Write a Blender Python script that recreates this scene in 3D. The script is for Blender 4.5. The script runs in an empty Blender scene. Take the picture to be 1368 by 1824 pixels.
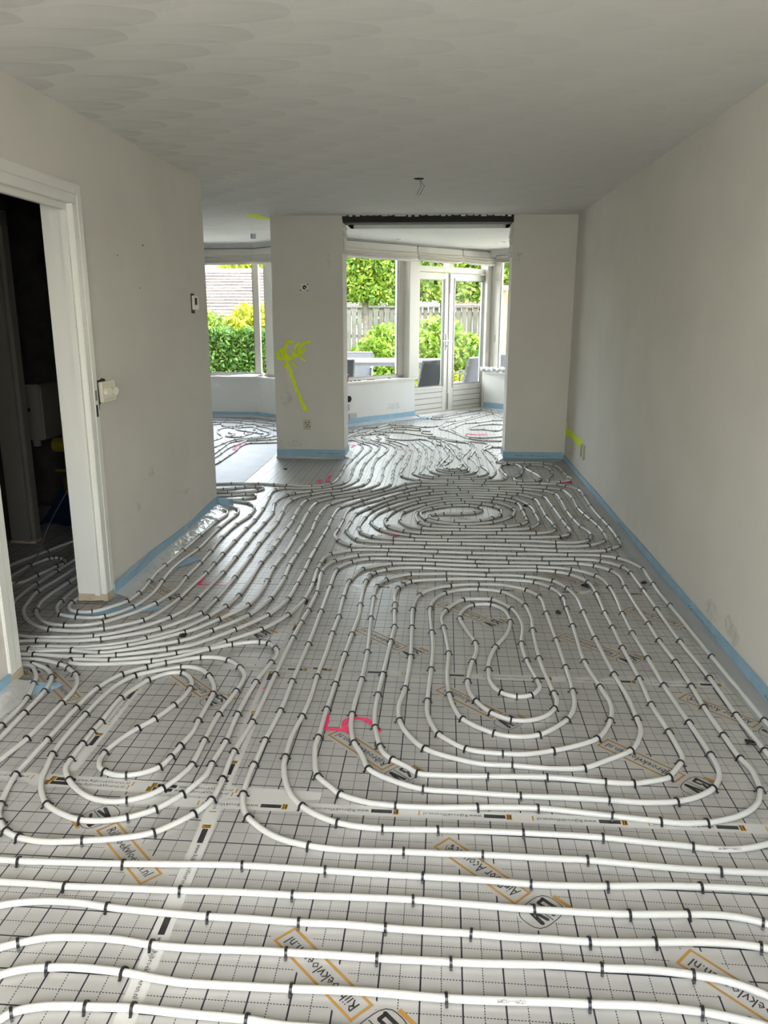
import bpy, bmesh, math, random
from mathutils import Vector, Matrix
random.seed(7)
S = bpy.context.scene
COL = S.collection
# ------------------------------------------------------------------ camera
cd = bpy.data.cameras.new('camera'); cam = bpy.data.objects.new('camera', cd); COL.objects.link(cam)
FPX, PITCH, YAW, ROLL, HC = 1397.6, 0.250068, -0.0678966, -0.00253195, 1.556
cp, sp, cy, sy = math.cos(PITCH), math.sin(PITCH), math.cos(YAW), math.sin(YAW)
fw = Vector((sy*cp, cy*cp, -sp)); rt = Vector((cy, -sy, 0)); dn = fw.cross(rt)
cr, sr = math.cos(ROLL), math.sin(ROLL)
r2 = cr*rt + sr*dn; d2 = -sr*rt + cr*dn
cam.matrix_world = Matrix(((r2.x, -d2.x, -fw.x, 0), (r2.y, -d2.y, -fw.y, 0), (r2.z, -d2.z, -fw.z, HC), (0, 0, 0, 1)))
cd.sensor_fit = 'VERTICAL'; cd.sensor_height = 24.0; cd.lens = FPX/1824*24.0; cd.clip_start = 0.02
S.camera = cam
# ------------------------------------------------------------------ world, sun, daylight, exposure
w = bpy.data.worlds.new('world'); S.world = w; w.use_nodes = True
nt = w.node_tree; bg = nt.nodes['Background']
sky = nt.nodes.new('ShaderNodeTexSky'); sky.sky_type = 'NISHITA'; sky.sun_disc = False
sky.sun_elevation = math.radians(52); sky.sun_rotation = math.radians(150); sky.air_density = 1.0; sky.dust_density = 3.0
mx = nt.nodes.new('ShaderNodeMixRGB'); mx.inputs[0].default_value = 0.55; mx.inputs[2].default_value = (5.6, 5.4, 5.05, 1)
nt.links.new(sky.outputs[0], mx.inputs[1]); nt.links.new(mx.outputs[0], bg.inputs[0]); bg.inputs[1].default_value = 2.75
sd = bpy.data.lights.new('sun', 'SUN'); sun = bpy.data.objects.new('sun', sd); COL.objects.link(sun)
sd.energy = 6.5; sd.angle = math.radians(0.6); sd.color = (1.0, 0.95, 0.86)
sun.rotation_euler = Vector((-0.50, 0.42, -0.85)).to_track_quat('-Z', 'Y').to_euler()
def area(name, loc, to, sx, sy_, e, c):
    d = bpy.data.lights.new(name, 'AREA'); d.shape = 'RECTANGLE'; d.size = sx; d.size_y = sy_; d.energy = e; d.color = c
    o = bpy.data.objects.new(name, d); COL.objects.link(o); o.location = loc
    o.rotation_euler = (Vector(to)-Vector(loc)).to_track_quat('-Z', 'Z').to_euler()
    return o
area('front_window_daylight', (-0.2, -0.93, 1.50), (-0.2, 5, 1.5), 2.2, 1.4, 50, (1.0, 0.975, 0.93))
S.view_settings.view_transform = 'Standard'; S.view_settings.look = 'None'; S.view_settings.gamma = 1
S.view_settings.use_curve_mapping = False; S.view_settings.exposure = -0.13
# ------------------------------------------------------------------ materials
def mat(name, col, rough=0.6, metal=0.0, bump=0.0, bscale=60.0, var=0.0, vscale=3.0, spec=0.5, coat=0.0, bstretch=None, bdist=0.01):
    m = bpy.data.materials.new(name); m.use_nodes = True; t = m.node_tree; b = t.nodes['Principled BSDF']
    b.inputs['Base Color'].default_value = (*col, 1); b.inputs['Roughness'].default_value = rough; b.inputs['Metallic'].default_value = metal
    b.inputs['Specular IOR Level'].default_value = spec; b.inputs['Coat Weight'].default_value = coat
    geo = t.nodes.new('ShaderNodeNewGeometry')
    if bump:
        n = t.nodes.new('ShaderNodeTexNoise'); n.inputs['Scale'].default_value = bscale; n.inputs['Detail'].default_value = 5
        src = geo.outputs['Position']
        if bstretch:
            vm = t.nodes.new('ShaderNodeVectorMath'); vm.operation = 'MULTIPLY'; vm.inputs[1].default_value = bstretch
            t.links.new(src, vm.inputs[0]); src = vm.outputs[0]
        t.links.new(src, n.inputs['Vector'])
        bp = t.nodes.new('ShaderNodeBump'); bp.inputs['Strength'].default_value = bump; bp.inputs['Distance'].default_value = bdist
        t.links.new(n.outputs[0], bp.inputs['Height']); t.links.new(bp.outputs[0], b.inputs['Normal'])
    if var:
        n = t.nodes.new('ShaderNodeTexNoise'); n.inputs['Scale'].default_value = vscale; n.inputs['Detail'].default_value = 6
        t.links.new(geo.outputs['Position'], n.inputs['Vector'])
        r = t.nodes.new('ShaderNodeValToRGB'); r.color_ramp.elements[0].position = 0.3; r.color_ramp.elements[1].position = 0.72
        r.color_ramp.elements[0].color = (*[c*(1-var) for c in col], 1); r.color_ramp.elements[1].color = (*[min(1, c*(1+var*0.5)) for c in col], 1)
        t.links.new(n.outputs[0], r.inputs[0]); t.links.new(r.outputs[0], b.inputs['Base Color'])
    return m
M = {}
M['wall'] = mat('wall_plaster', (.70, .668, .605), .85, bump=.25, bscale=220, var=.05, vscale=2.2)
M['wallwhite'] = mat('wall_white', (.74, .735, .70), .8, bump=.2, bscale=150, var=.04, vscale=3)
M['paint'] = mat('white_paint', (.76, .75, .70), .38, bump=.05, bscale=30)
M['frame'] = mat('frame_paint', (.66, .64, .58), .32)
M['bare'] = mat('bare_wood', (.55, .46, .33), .7, bump=.3, bscale=40, var=.2, vscale=20)
M['black'] = mat('black_plastic', (.012, .012, .014), .42)
M['dark'] = mat('dark_cavity', (.02, .018, .016), .9, bump=.5, bscale=30)
M['steel'] = mat('dark_steel', (.012, .011, .010), .7, var=.4, vscale=12)
M['pipe'] = mat('pipe_white', (.615, .61, .585), .30, coat=.1)
M['blue'] = mat('blue_foam', (.30, .47, .60), .65, bump=.25, bscale=150, var=.12, vscale=9)
M['orange'] = mat('print_orange', (.37, .20, .045), .55)
M['ink'] = mat('print_ink', (.022, .02, .022), .5)
M['gold'] = mat('print_gold', (.42, .25, .04), .5)
M['yellow'] = mat('spray_yellow', (.76, .93, .02), .7, var=.12, vscale=40)
M['pink'] = mat('spray_pink', (.90, .06, .18), .6, var=.15, vscale=40)
M['tape'] = mat('tape_film', (.56, .555, .535), .16, bump=.12, bscale=25, bdist=.003)
M['switch'] = mat('switch_plastic', (.70, .66, .54), .35)
M['beige'] = mat('socket_plate', (.52, .49, .38), .4)
M['grey'] = mat('grey_metal', (.22, .23, .24), .4, .3)
M['chrome'] = mat('chrome', (.6, .6, .6), .2, 1.0)
M['red'] = mat('red_cup', (.35, .012, .012), .35)
M['paper'] = mat('paper', (.82, .82, .84), .7)
M['cloth'] = mat('blind_cloth', (.66, .635, .575), .9, bump=.2, bscale=300)
M['plaster'] = mat('broken_plaster', (.74, .72, .67), .95, bump=.7, bscale=45, var=.15, vscale=30)
M['brown'] = mat('brown_render', (.085, .055, .038), .9, bump=.6, bscale=60, var=.4, vscale=30)
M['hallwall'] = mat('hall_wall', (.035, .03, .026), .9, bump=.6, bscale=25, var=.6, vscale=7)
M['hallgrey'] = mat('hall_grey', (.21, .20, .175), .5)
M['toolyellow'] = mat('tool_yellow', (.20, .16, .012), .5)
M['bluefilm'] = mat('blue_film', (.008, .03, .08), .3, bump=.4, bscale=8)
M['fence'] = mat('fence_wood', (.165, .16, .15), .85, bump=.3, bscale=25, var=.3, vscale=4)
M['trunk'] = mat('bark', (.16, .14, .12), .9, bump=.8, bscale=18, var=.4, vscale=9)
M['stone'] = mat('paving', (.27, .25, .23), .8, var=.2, vscale=3)
M['grass'] = mat('lawn', (.13, .22, .025), .9, bump=.8, bscale=60, var=.35, vscale=9, bdist=.03)
M['soil'] = mat('soil', (.13, .09, .06), .95, bump=.8, bscale=20)
M['tabletop'] = mat('table_top', (.38, .38, .375), .35)
M['sling'] = mat('sling_grey', (.042, .046, .054), .7, bump=.2, bscale=300)
M['slinglight'] = mat('sling_light', (.055, .064, .075), .7, bump=.2, bscale=300)
M['tan'] = mat('post_wood', (.33, .215, .12), .7, var=.2, vscale=5)
M['roofpink'] = mat('roof_tile', (.115, .093, .088), .85, bump=.3, bscale=20, var=.28, vscale=7)
M['roofbrown'] = mat('roof_brown', (.16, .105, .09), .85, bump=.3, bscale=20, var=.2, vscale=7)
M['zinc'] = mat('zinc', (.42, .45, .50), .5, .3)
M['housewhite'] = mat('house_white', (.42, .415, .41), .8)
M['darkglass'] = mat('dark_glass', (.12, .14, .17), .1)
def leafmat(name, a, b):
    m = bpy.data.materials.new(name); m.use_nodes = True; t = m.node_tree; p = t.nodes['Principled BSDF']
    g = t.nodes.new('ShaderNodeNewGeometry'); r = t.nodes.new('ShaderNodeValToRGB')
    r.color_ramp.elements[0].color = (*a, 1); r.color_ramp.elements[1].color = (*b, 1)
    t.links.new(g.outputs['Random Per Island'], r.inputs[0]); t.links.new(r.outputs[0], p.inputs['Base Color'])
    p.inputs['Roughness'].default_value = .55
    tr = t.nodes.new('ShaderNodeBsdfTranslucent'); t.links.new(r.outputs[0], tr.inputs[0])
    ms = t.nodes.new('ShaderNodeMixShader'); ms.inputs[0].default_value = .35
    t.links.new(p.outputs[0], ms.inputs[1]); t.links.new(tr.outputs[0], ms.inputs[2]); t.links.new(ms.outputs[0], t.nodes['Material Output'].inputs[0])
    return m
M['leaf'] = leafmat('leaf_green', (.045, .12, .010), (.21, .29, .02))
M['leafyel'] = leafmat('leaf_yellow', (.15, .22, .012), (.42, .40, .02))
M['leafdark'] = leafmat('leaf_hedge', (.022, .075, .008), (.085, .17, .018))
M['leafbush'] = leafmat('leaf_bush', (.08, .19, .012), (.26, .36, .04))
def glassmat(name, tint, fac, rough, bump=0):
    m = bpy.data.materials.new(name); m.use_nodes = True; t = m.node_tree
    for n in list(t.nodes):
        if n.type == 'BSDF_PRINCIPLED': t.nodes.remove(n)
    tr = t.nodes.new('ShaderNodeBsdfTransparent'); tr.inputs[0].default_value = (*tint, 1)
    gl = t.nodes.new('ShaderNodeBsdfGlossy'); gl.inputs['Roughness'].default_value = rough
    fr = t.nodes.new('ShaderNodeFresnel'); fr.inputs[0].default_value = fac
    ms = t.nodes.new('ShaderNodeMixShader')
    t.links.new(fr.outputs[0], ms.inputs[0]); t.links.new(tr.outputs[0], ms.inputs[1]); t.links.new(gl.outputs[0], ms.inputs[2])
    t.links.new(ms.outputs[0], t.nodes['Material Output'].inputs[0])
    if bump:
        n = t.nodes.new('ShaderNodeTexNoise'); n.inputs['Scale'].default_value = 14; n.inputs['Detail'].default_value = 4
        g = t.nodes.new('ShaderNodeNewGeometry'); t.links.new(g.outputs['Position'], n.inputs['Vector'])
        bp = t.nodes.new('ShaderNodeBump'); bp.inputs['Strength'].default_value = bump; bp.inputs['Distance'].default_value = .02
        t.links.new(n.outputs[0], bp.inputs['Height']); t.links.new(bp.outputs[0], gl.inputs['Normal'])
    return m
M['glass'] = glassmat('window_glass', (.96, .98, .97), 1.10, .02)
M['film'] = glassmat('clear_film', (.95, .95, .95), 1.6, .10, .9)
t_ = M['film'].node_tree; o_ = t_.nodes['Material Output']; src_ = o_.inputs[0].links[0].from_socket
df_ = t_.nodes.new('ShaderNodeBsdfDiffuse'); df_.inputs[0].default_value = (.70, .70, .69, 1); mx_ = t_.nodes.new('ShaderNodeMixShader'); mx_.inputs[0].default_value = .42
t_.links.new(src_, mx_.inputs[1]); t_.links.new(df_.outputs[0], mx_.inputs[2]); t_.links.new(mx_.outputs[0], o_.inputs[0])
# insulation foil with a printed grid: solid lines every 100 mm, dashed ones between
def foilmat(name, grid, base, rough, metal, bs):
    m = bpy.data.materials.new(name); m.use_nodes = True; t = m.node_tree; b = t.nodes['Principled BSDF']; L = t.links
    def math_(op, a, c=None):
        n = t.nodes.new('ShaderNodeMath'); n.operation = op
        for i, v in enumerate((a, c)):
            if v is None: continue
            if isinstance(v, (int, float)): n.inputs[i].default_value = v
            else: L.new(v, n.inputs[i])
        return n.outputs[0]
    g = t.nodes.new('ShaderNodeNewGeometry'); s = t.nodes.new('ShaderNodeSeparateXYZ'); L.new(g.outputs['Position'], s.inputs[0])
    X, Y = s.outputs[0], s.outputs[1]
    n1 = t.nodes.new('ShaderNodeTexNoise'); n1.inputs['Scale'].default_value = 5; n1.inputs['Detail'].default_value = 7
    L.new(g.outputs['Position'], n1.inputs['Vector'])
    cr_ = t.nodes.new('ShaderNodeValToRGB'); cr_.color_ramp.elements[0].position = .3; cr_.color_ramp.elements[1].position = .7
    cr_.color_ramp.elements[0].color = (*[c*.92 for c in base], 1); cr_.color_ramp.elements[1].color = (*[c*1.06 for c in base], 1)
    L.new(n1.outputs[0], cr_.inputs[0]); col = cr_.outputs[0]
    if grid:
        ca, sa = math.cos(-0.007114), math.sin(-0.007114)
        dx = math_('SUBTRACT', X, -0.0119); dy = math_('SUBTRACT', Y, 1.9563)
        u = math_('MULTIPLY', math_('ADD', math_('MULTIPLY', dx, ca), math_('MULTIPLY', dy, sa)), 10.0)
        v = math_('MULTIPLY', math_('SUBTRACT', math_('MULTIPLY', dy, ca), math_('MULTIPLY', dx, sa)), 10.0)
        def line(q, off, wd):
            f = math_('FRACT', math_('ADD', q, 50.5+off)); return math_('LESS_THAN', math_('ABSOLUTE', math_('SUBTRACT', f, .5)), wd)
        def dash(q): return math_('LESS_THAN', math_('FRACT', math_('MULTIPLY', math_('ADD', q, 50), 13.0)), .62)
        sol = math_('MAXIMUM', line(u, 0, .021), line(v, .5, .021))
        das = math_('MAXIMUM', math_('MULTIPLY', line(u, .5, .012), dash(v)), math_('MULTIPLY', line(v, 0, .012), dash(u)))
        msk = math_('MAXIMUM', sol, das)
        mixn = t.nodes.new('ShaderNodeMixRGB'); L.new(msk, mixn.inputs[0]); L.new(col, mixn.inputs[1]); mixn.inputs[2].default_value = (.028, .024, .042, 1)
        col = mixn.outputs[0]
    L.new(col, b.inputs['Base Color'])
    b.inputs['Metallic'].default_value = metal
    n2 = t.nodes.new('ShaderNodeTexNoise'); n2.inputs['Scale'].default_value = 9; n2.inputs['Detail'].default_value = 6; n2.inputs['Roughness'].default_value = .6
    vm = t.nodes.new('ShaderNodeVectorMath'); vm.operation = 'MULTIPLY'; vm.inputs[1].default_value = (1.0, .55, 1.0)
    L.new(g.outputs['Position'], vm.inputs[0]); L.new(vm.outputs[0], n2.inputs['Vector'])
    wv = t.nodes.new('ShaderNodeTexWave'); wv.inputs['Scale'].default_value = 16; wv.inputs['Distortion'].default_value = 1.2; wv.bands_direction = 'X'
    L.new(g.outputs['Position'], wv.inputs['Vector'])
    wv2 = t.nodes.new('ShaderNodeTexWave'); wv2.inputs['Scale'].default_value = 16; wv2.inputs['Distortion'].default_value = 1.2; wv2.bands_direction = 'Y'
    L.new(g.outputs['Position'], wv2.inputs['Vector'])
    h = math_('ADD', math_('MULTIPLY', n2.outputs[0], 1.0), math_('MULTIPLY', math_('ADD', wv.outputs[1], wv2.outputs[1]), .035))
    bp = t.nodes.new('ShaderNodeBump'); bp.inputs['Strength'].default_value = bs; bp.inputs['Distance'].default_value = .012
    L.new(h, bp.inputs['Height']); L.new(bp.outputs[0], b.inputs['Normal'])
    b.inputs['Roughness'].default_value = rough
    return m
M['foil'] = foilmat('foil_grid', True, (.50, .49, .472), .34, .33, .20)
M['foilplain'] = foilmat('foil_plain', False, (.50, .49, .472), .34, .33, .20)
M['foilsilver'] = foilmat('foil_silver', False, (.36, .37, .40), .50, .30, .40)
# ceiling: fan-shaped brush strokes
def ceilmat():
    m = bpy.data.materials.new('ceiling_brushed'); m.use_nodes = True; t = m.node_tree; b = t.nodes['Principled BSDF']; L = t.links
    def mt(op, a, c=None, d=None):
        n = t.nodes.new('ShaderNodeMath'); n.operation = op
        for i, v in enumerate((a, c, d)):
            if v is None: continue
            if isinstance(v, (int, float)): n.inputs[i].default_value = v
            else: L.new(v, n.inputs[i])
        return n.outputs[0]
    g = t.nodes.new('ShaderNodeNewGeometry'); nz = t.nodes.new('ShaderNodeTexNoise'); nz.inputs['Scale'].default_value = 2.2; nz.inputs['Detail'].default_value = 2
    L.new(g.outputs['Position'], nz.inputs['Vector'])
    va = t.nodes.new('ShaderNodeVectorMath'); va.operation = 'MULTIPLY_ADD'; va.inputs[1].default_value = (.10, .10, 0)
    L.new(nz.outputs[1], va.inputs[0]); L.new(g.outputs['Position'], va.inputs[2])
    s = t.nodes.new('ShaderNodeSeparateXYZ'); L.new(va.outputs[0], s.inputs[0]); X, Y = s.outputs[0], s.outputs[1]
    def strokes(px, py, ph):                 # rows of overlapping brush strokes with rounded ends
        r = mt('DIVIDE', mt('ADD', Y, 20.0+ph), py); j = mt('FLOOR', r); v = mt('SUBTRACT', mt('FRACT', r), .5)
        rn = mt('FRACT', mt('MULTIPLY', mt('SINE', mt('MULTIPLY', j, 12.9898)), 4375.85))
        u = mt('FRACT', mt('ADD', mt('ADD', mt('DIVIDE', mt('ADD', X, 20.0), px), mt('MULTIPLY', j, .37)), mt('MULTIPLY_ADD', mt('POWER', mt('ABSOLUTE', v), 3.2), 3.2, mt('MULTIPLY', rn, .25))))
        return mt('POWER', u, 2.2)
    a = strokes(.46, .19, 0.0); c = strokes(.56, .23, .11)
    mp2 = t.nodes.new('ShaderNodeMapping'); mp2.inputs['Scale'].default_value = (2.5, 55, 1); L.new(va.outputs[0], mp2.inputs[0])
    n2 = t.nodes.new('ShaderNodeTexNoise'); n2.inputs['Scale'].default_value = 2.0; n2.inputs['Detail'].default_value = 5; L.new(mp2.outputs[0], n2.inputs['Vector'])
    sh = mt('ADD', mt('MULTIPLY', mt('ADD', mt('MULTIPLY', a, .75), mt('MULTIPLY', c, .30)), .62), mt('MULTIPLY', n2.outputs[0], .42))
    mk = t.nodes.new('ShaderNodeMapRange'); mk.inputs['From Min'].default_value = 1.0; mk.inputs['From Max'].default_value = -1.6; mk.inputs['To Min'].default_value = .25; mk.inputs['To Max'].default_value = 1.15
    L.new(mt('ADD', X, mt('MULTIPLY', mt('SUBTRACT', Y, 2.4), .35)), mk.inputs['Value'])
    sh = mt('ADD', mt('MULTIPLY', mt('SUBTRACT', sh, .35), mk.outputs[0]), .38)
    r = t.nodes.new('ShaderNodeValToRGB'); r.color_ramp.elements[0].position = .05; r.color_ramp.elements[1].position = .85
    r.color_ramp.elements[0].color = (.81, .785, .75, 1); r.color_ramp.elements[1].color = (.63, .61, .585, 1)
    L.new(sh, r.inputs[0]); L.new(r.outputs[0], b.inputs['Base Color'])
    b.inputs['Roughness'].default_value = .75
    bp = t.nodes.new('ShaderNodeBump'); bp.inputs['Strength'].default_value = .10; bp.inputs['Distance'].default_value = .01
    L.new(n2.outputs[0], bp.inputs['Height']); L.new(bp.outputs[0], b.inputs['Normal'])
    return m
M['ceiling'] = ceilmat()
# ------------------------------------------------------------------ builders
class MB:
    def __init__(s): s.v = []; s.f = []; s.m = []
    def add(s, vs, fs, mi=0):
        o = len(s.v); s.v += [tuple(v) for v in vs]; s.f += [tuple(i+o for i in f) for f in fs]; s.m += [mi]*len(fs); return s
    def box(s, a, b, mi=0):
        x0, y0, z0 = a; x1, y1, z1 = b
        return s.add([(x0,y0,z0),(x1,y0,z0),(x1,y1,z0),(x0,y1,z0),(x0,y0,z1),(x1,y0,z1),(x1,y1,z1),(x0,y1,z1)],
                     [(0,3,2,1),(4,5,6,7),(0,1,5,4),(1,2,6,5),(2,3,7,6),(3,0,4,7)], mi)
    def obox(s, T, a, b, mi=0):          # box in a frame: T maps (t, off, z) to a point
        x0, y0, z0 = a; x1, y1, z1 = b
        return s.add([T(*p) for p in [(x0,y0,z0),(x1,y0,z0),(x1,y1,z0),(x0,y1,z0),(x0,y0,z1),(x1,y0,z1),(x1,y1,z1),(x0,y1,z1)]],
                     [(0,3,2,1),(4,5,6,7),(0,1,5,4),(1,2,6,5),(2,3,7,6),(3,0,4,7)], mi)
    def prism(s, poly, z0, z1, mi=0):
        n = len(poly); vs = [(x, y, z0) for x, y in poly]+[(x, y, z1) for x, y in poly]
        return s.add(vs, [tuple(range(n-1, -1, -1)), tuple(range(n, 2*n))]+[(i, (i+1) % n, n+(i+1) % n, n+i) for i in range(n)], mi)
    def tube(s, pts, r, n=8, mi=0, caps=True):
        P = [Vector(p) for p in pts]; R = r if isinstance(r, (list, tuple)) else [r]*len(P); rings = []
        up = None
        for i, p in enumerate(P):
            d = (P[min(i+1, len(P)-1)]-P[max(i-1, 0)]).normalized()
            if up is None: up = Vector((0, 0, 1)) if abs(d.z) < .9 else Vector((1, 0, 0))
            a = d.cross(up)
            if a.length < 1e-4: a = d.cross(Vector((0, 1, 0)))
            a.normalize(); b = a.cross(d).normalized(); up = b
            rings.append([p+R[i]*(math.cos(2*math.pi*k/n)*a+math.sin(2*math.pi*k/n)*b) for k in range(n)])
        vs = [v for q in rings for v in q]; fs = []
        for i in range(len(P)-1):
            for k in range(n): fs.append((i*n+k, i*n+(k+1) % n, (i+1)*n+(k+1) % n, (i+1)*n+k))
        if caps: fs += [tuple(range(n)), tuple(range((len(P)-1)*n+n-1, (len(P)-1)*n-1, -1))]
        return s.add(vs, fs, mi)
    def lathe(s, prof, c=(0,0,0), n=16, mi=0):
        vs = []; fs = []
        for r, z in prof: vs += [(c[0]+r*math.cos(2*math.pi*k/n), c[1]+r*math.sin(2*math.pi*k/n), c[2]+z) for k in range(n)]
        for i in range(len(prof)-1):
            for k in range(n): fs.append((i*n+k, i*n+(k+1) % n, (i+1)*n+(k+1) % n, (i+1)*n+k))
        return s.add(vs, fs, mi)
    def mesh(s, name, mats, smooth=False, bevel=0):
        me = bpy.data.meshes.new(name); me.from_pydata(s.v, [], s.f)
        for m in (mats if isinstance(mats, list) else [mats]): me.materials.append(M[m])
        if any(s.m): me.polygons.foreach_set('material_index', s.m)
        if bevel:
            bm = bmesh.new(); bm.from_mesh(me)
            bmesh.ops.bevel(bm, geom=[e for e in bm.edges if len(e.link_faces) == 2 and e.calc_face_angle(0) > .6], offset=bevel, segments=2, affect='EDGES', clamp_overlap=True)
            bm.to_mesh(me); bm.free()
        if smooth: me.polygons.foreach_set('use_smooth', [True]*len(me.polygons))
        me.update(); return me
    def obj(s, name, mats, parent=None, smooth=False, bevel=0, **k):
        return link(name, s.mesh(name, mats, smooth, bevel), parent, **k)
def link(name, me, parent=None, label=None, cat=None, group=None, kind=None):
    o = bpy.data.objects.new(name, me); COL.objects.link(o)
    if parent is not None: o.parent = parent; o.matrix_parent_inverse = parent.matrix_basis.inverted()
    if label: o['label'] = label
    if cat: o['category'] = cat
    if group: o['group'] = group
    if kind: o['kind'] = kind
    return o
def thing(name, loc, label, cat, rz=0, group=None, kind=None):
    o = link(name, None, None, label, cat, group, kind); o.location = loc; o.rotation_euler = (0, 0, rz)
    o.matrix_basis = Matrix.Translation(loc) @ Matrix.Rotation(rz, 4, 'Z')
    return o
def local(o):                             # children given in the thing's own frame
    o_ = o; return lambda name, mb, m, **k: lpart(o_, name, mb, m, **k)
def lpart(root, name, mb, m, smooth=False, bevel=0, label=None):
    o = bpy.data.objects.new(name, mb.mesh(name, m, smooth, bevel)); COL.objects.link(o); o.parent = root
    if label: o['label'] = label
    return o
def copy_tree(o, parent=None):
    c = o.copy(); COL.objects.link(c)
    if parent is not None: c.parent = parent
    for ch in list(o.children): copy_tree(ch, c)
    return c
def text2d(body, size, bold=0.0):        # flat outline of a text: (verts, faces, width)
    cu = bpy.data.curves.new('t', 'FONT'); cu.body = body; cu.size = size; cu.resolution_u = 1; cu.offset = bold
    o = bpy.data.objects.new('t', cu); COL.objects.link(o)
    dg = bpy.context.evaluated_depsgraph_get(); me = bpy.data.meshes.new_from_object(o.evaluated_get(dg))
    vs = [(v.co.x, v.co.y) for v in me.vertices]; fs = [tuple(p.vertices) for p in me.polygons]
    bpy.data.objects.remove(o); bpy.data.curves.remove(cu); bpy.data.meshes.remove(me)
    x0 = min(v[0] for v in vs); x1 = max(v[0] for v in vs); y0 = min(v[1] for v in vs); y1 = max(v[1] for v in vs)
    return [(a-(x0+x1)/2, b-(y0+y1)/2) for a, b in vs], fs, x1-x0, y1-y0
def put_text(mb, body, fit, mi, place, bold=0.0, maxh=None, flip=False):
    vs, fs, wd, ht = text2d(body, 1.0, bold); k = fit/wd; ky = k if not maxh else maxh/ht
    if flip: fs = [f[::-1] for f in fs]
    mb.add([place(a*k, b*ky) for a, b in vs], fs, mi)
def catmull(P, step):
    P = [Vector((p[0], p[1], 0)) for p in P]; Q = [P[0]*2-P[1]]+P+[P[-1]*2-P[-2]]; out = []
    for i in range(1, len(Q)-2):
        p0, p1, p2, p3 = Q[i-1:i+3]
        t0 = 0; t1 = t0+max(1e-4, (p1-p0).length)**.5; t2 = t1+max(1e-4, (p2-p1).length)**.5; t3 = t2+max(1e-4, (p3-p2).length)**.5
        n = max(2, int((p2-p1).length/step))
        for k in range(n):
            t = t1+(t2-t1)*k/n
            a1 = (t1-t)/(t1-t0)*p0+(t-t0)/(t1-t0)*p1; a2 = (t2-t)/(t2-t1)*p1+(t-t1)/(t2-t1)*p2; a3 = (t3-t)/(t3-t2)*p2+(t-t2)/(t3-t2)*p3
            b1 = (t2-t)/(t2-t0)*a1+(t-t0)/(t2-t0)*a2; b2 = (t3-t)/(t3-t1)*a2+(t-t1)/(t3-t1)*a3
            out.append((t2-t)/(t2-t1)*b1+(t-t1)/(t2-t1)*b2)
    out.append(P[-1]); return out
def ribbon(mb, pts, wd, nrm, mi=0, rnd=True):   # flat paint stroke along 3-D points lying in a plane
    P = [Vector(p) for p in pts]; nrm = Vector(nrm); L_ = []; R_ = []
    for i, p in enumerate(P):
        d = (P[min(i+1, len(P)-1)]-P[max(i-1, 0)]).normalized(); s_ = d.cross(nrm)*wd*.5*(random.uniform(.82, 1.12) if rnd else 1)
        L_.append(p+s_); R_.append(p-s_)
    d0 = (P[0]-P[1]).normalized()*wd*.4; d1 = (P[-1]-P[-2]).normalized()*wd*.4; n = len(P)
    mb.add(L_+R_+[P[0]+d0, P[-1]+d1], [(i, i+1, n+i+1, n+i) for i in range(n-1)]+[(2*n, 0, n), (n-1, 2*n+1, 2*n-1)], mi)
# ------------------------------------------------------------------ plan
XL, XR, YB, ZC = -1.795, 1.365, 8.42, 2.5
XH = -1.915
D = Vector((-1.25, 10.90)); U = Vector((.669, .743)); N = Vector((-.743, .669))
def Tw(t, off, z): return (D.x+U.x*t+N.x*off, D.y+U.y*t+N.y*off, z)          # window and door wall of the bay
F2 = D+U*3.0; U2 = Vector((.743, -.669)); N2 = Vector((.669, .743))
def Tr(t, off, z): return (F2.x+U2.x*t+N2.x*off, F2.y+U2.y*t+N2.y*off, z)     # right wall of the bay
B = Vector((-2.70, 11.76)); 
def Tb(t, off, z): return (B.x+U2.x*t+N2.x*off, B.y+U2.y*t+N2.y*off, z)       # left slanted window wall
def Ta(t, off, z): return (-4.5+t, 11.76+off, z)                              # left window wall
V = D-U*.332; G = F2+U2*2.2
OUT = [(XR, -.75), (XR, 8.77), (2.45, 8.77), (2.45, G.y), (G.x, G.y), (F2.x, F2.y), (V.x, V.y), (B.x, B.y), (-4.5, 11.76), (-4.5, 1.5), (XH, 1.5), (XL, 1.5), (XL, -.75)]
floor = MB().prism(OUT, -.12, 0).obj('floor', 'stone', kind='structure')
# ------------------------------------------------------------------ walls
def st(name, mb, m, **k): return mb.obj(name, m, kind='structure', **k)
wl = MB(); wl.box((XH, -.85, 0), (XL, 2.99, ZC)); wl.box((XH, 3.99, 0), (XL, 6.165, ZC)); wl.box((XH, 2.99, 2.11), (XL, 3.99, ZC))
wall_left = st('wall_left', wl, 'wall')
wall_right = st('wall_right', MB().box((XR, -.85, 0), (XR+.25, 8.77, ZC)), 'wall')
wf = MB(); wf.box((XL, -.85, 0), (XR, -.75, .80)); wf.box((XL, -.85, 2.25), (XR, -.75, ZC)); wf.box((XL, -.85, .80), (-1.35, -.75, 2.25)); wf.box((.95, -.85, .80), (XR, -.75, 2.25))
wall_front = st('wall_front', wf, 'wall')
column = st('wall_column', MB().box((-1.745, 8.39, 0), (-1.005, 8.76, ZC)), 'wall')
pier = st('wall_pier', MB().box((.725, YB, 0), (XR, 8.76, ZC)), 'wall')
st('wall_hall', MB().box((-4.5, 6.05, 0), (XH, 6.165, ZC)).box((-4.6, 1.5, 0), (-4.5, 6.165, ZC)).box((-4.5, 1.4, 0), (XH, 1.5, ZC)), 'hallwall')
st('wall_west', MB().box((-4.6, 6.165, 0), (-4.5, 11.96, ZC)), 'wallwhite')
def lowwall(T, t0, t1, name): return st(name, MB().obox(T, (t0, 0, 0), (t1, .20, .575)).obox(T, (t0, 0, 2.40), (t1, .20, 2.4985)), 'wallwhite')
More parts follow.
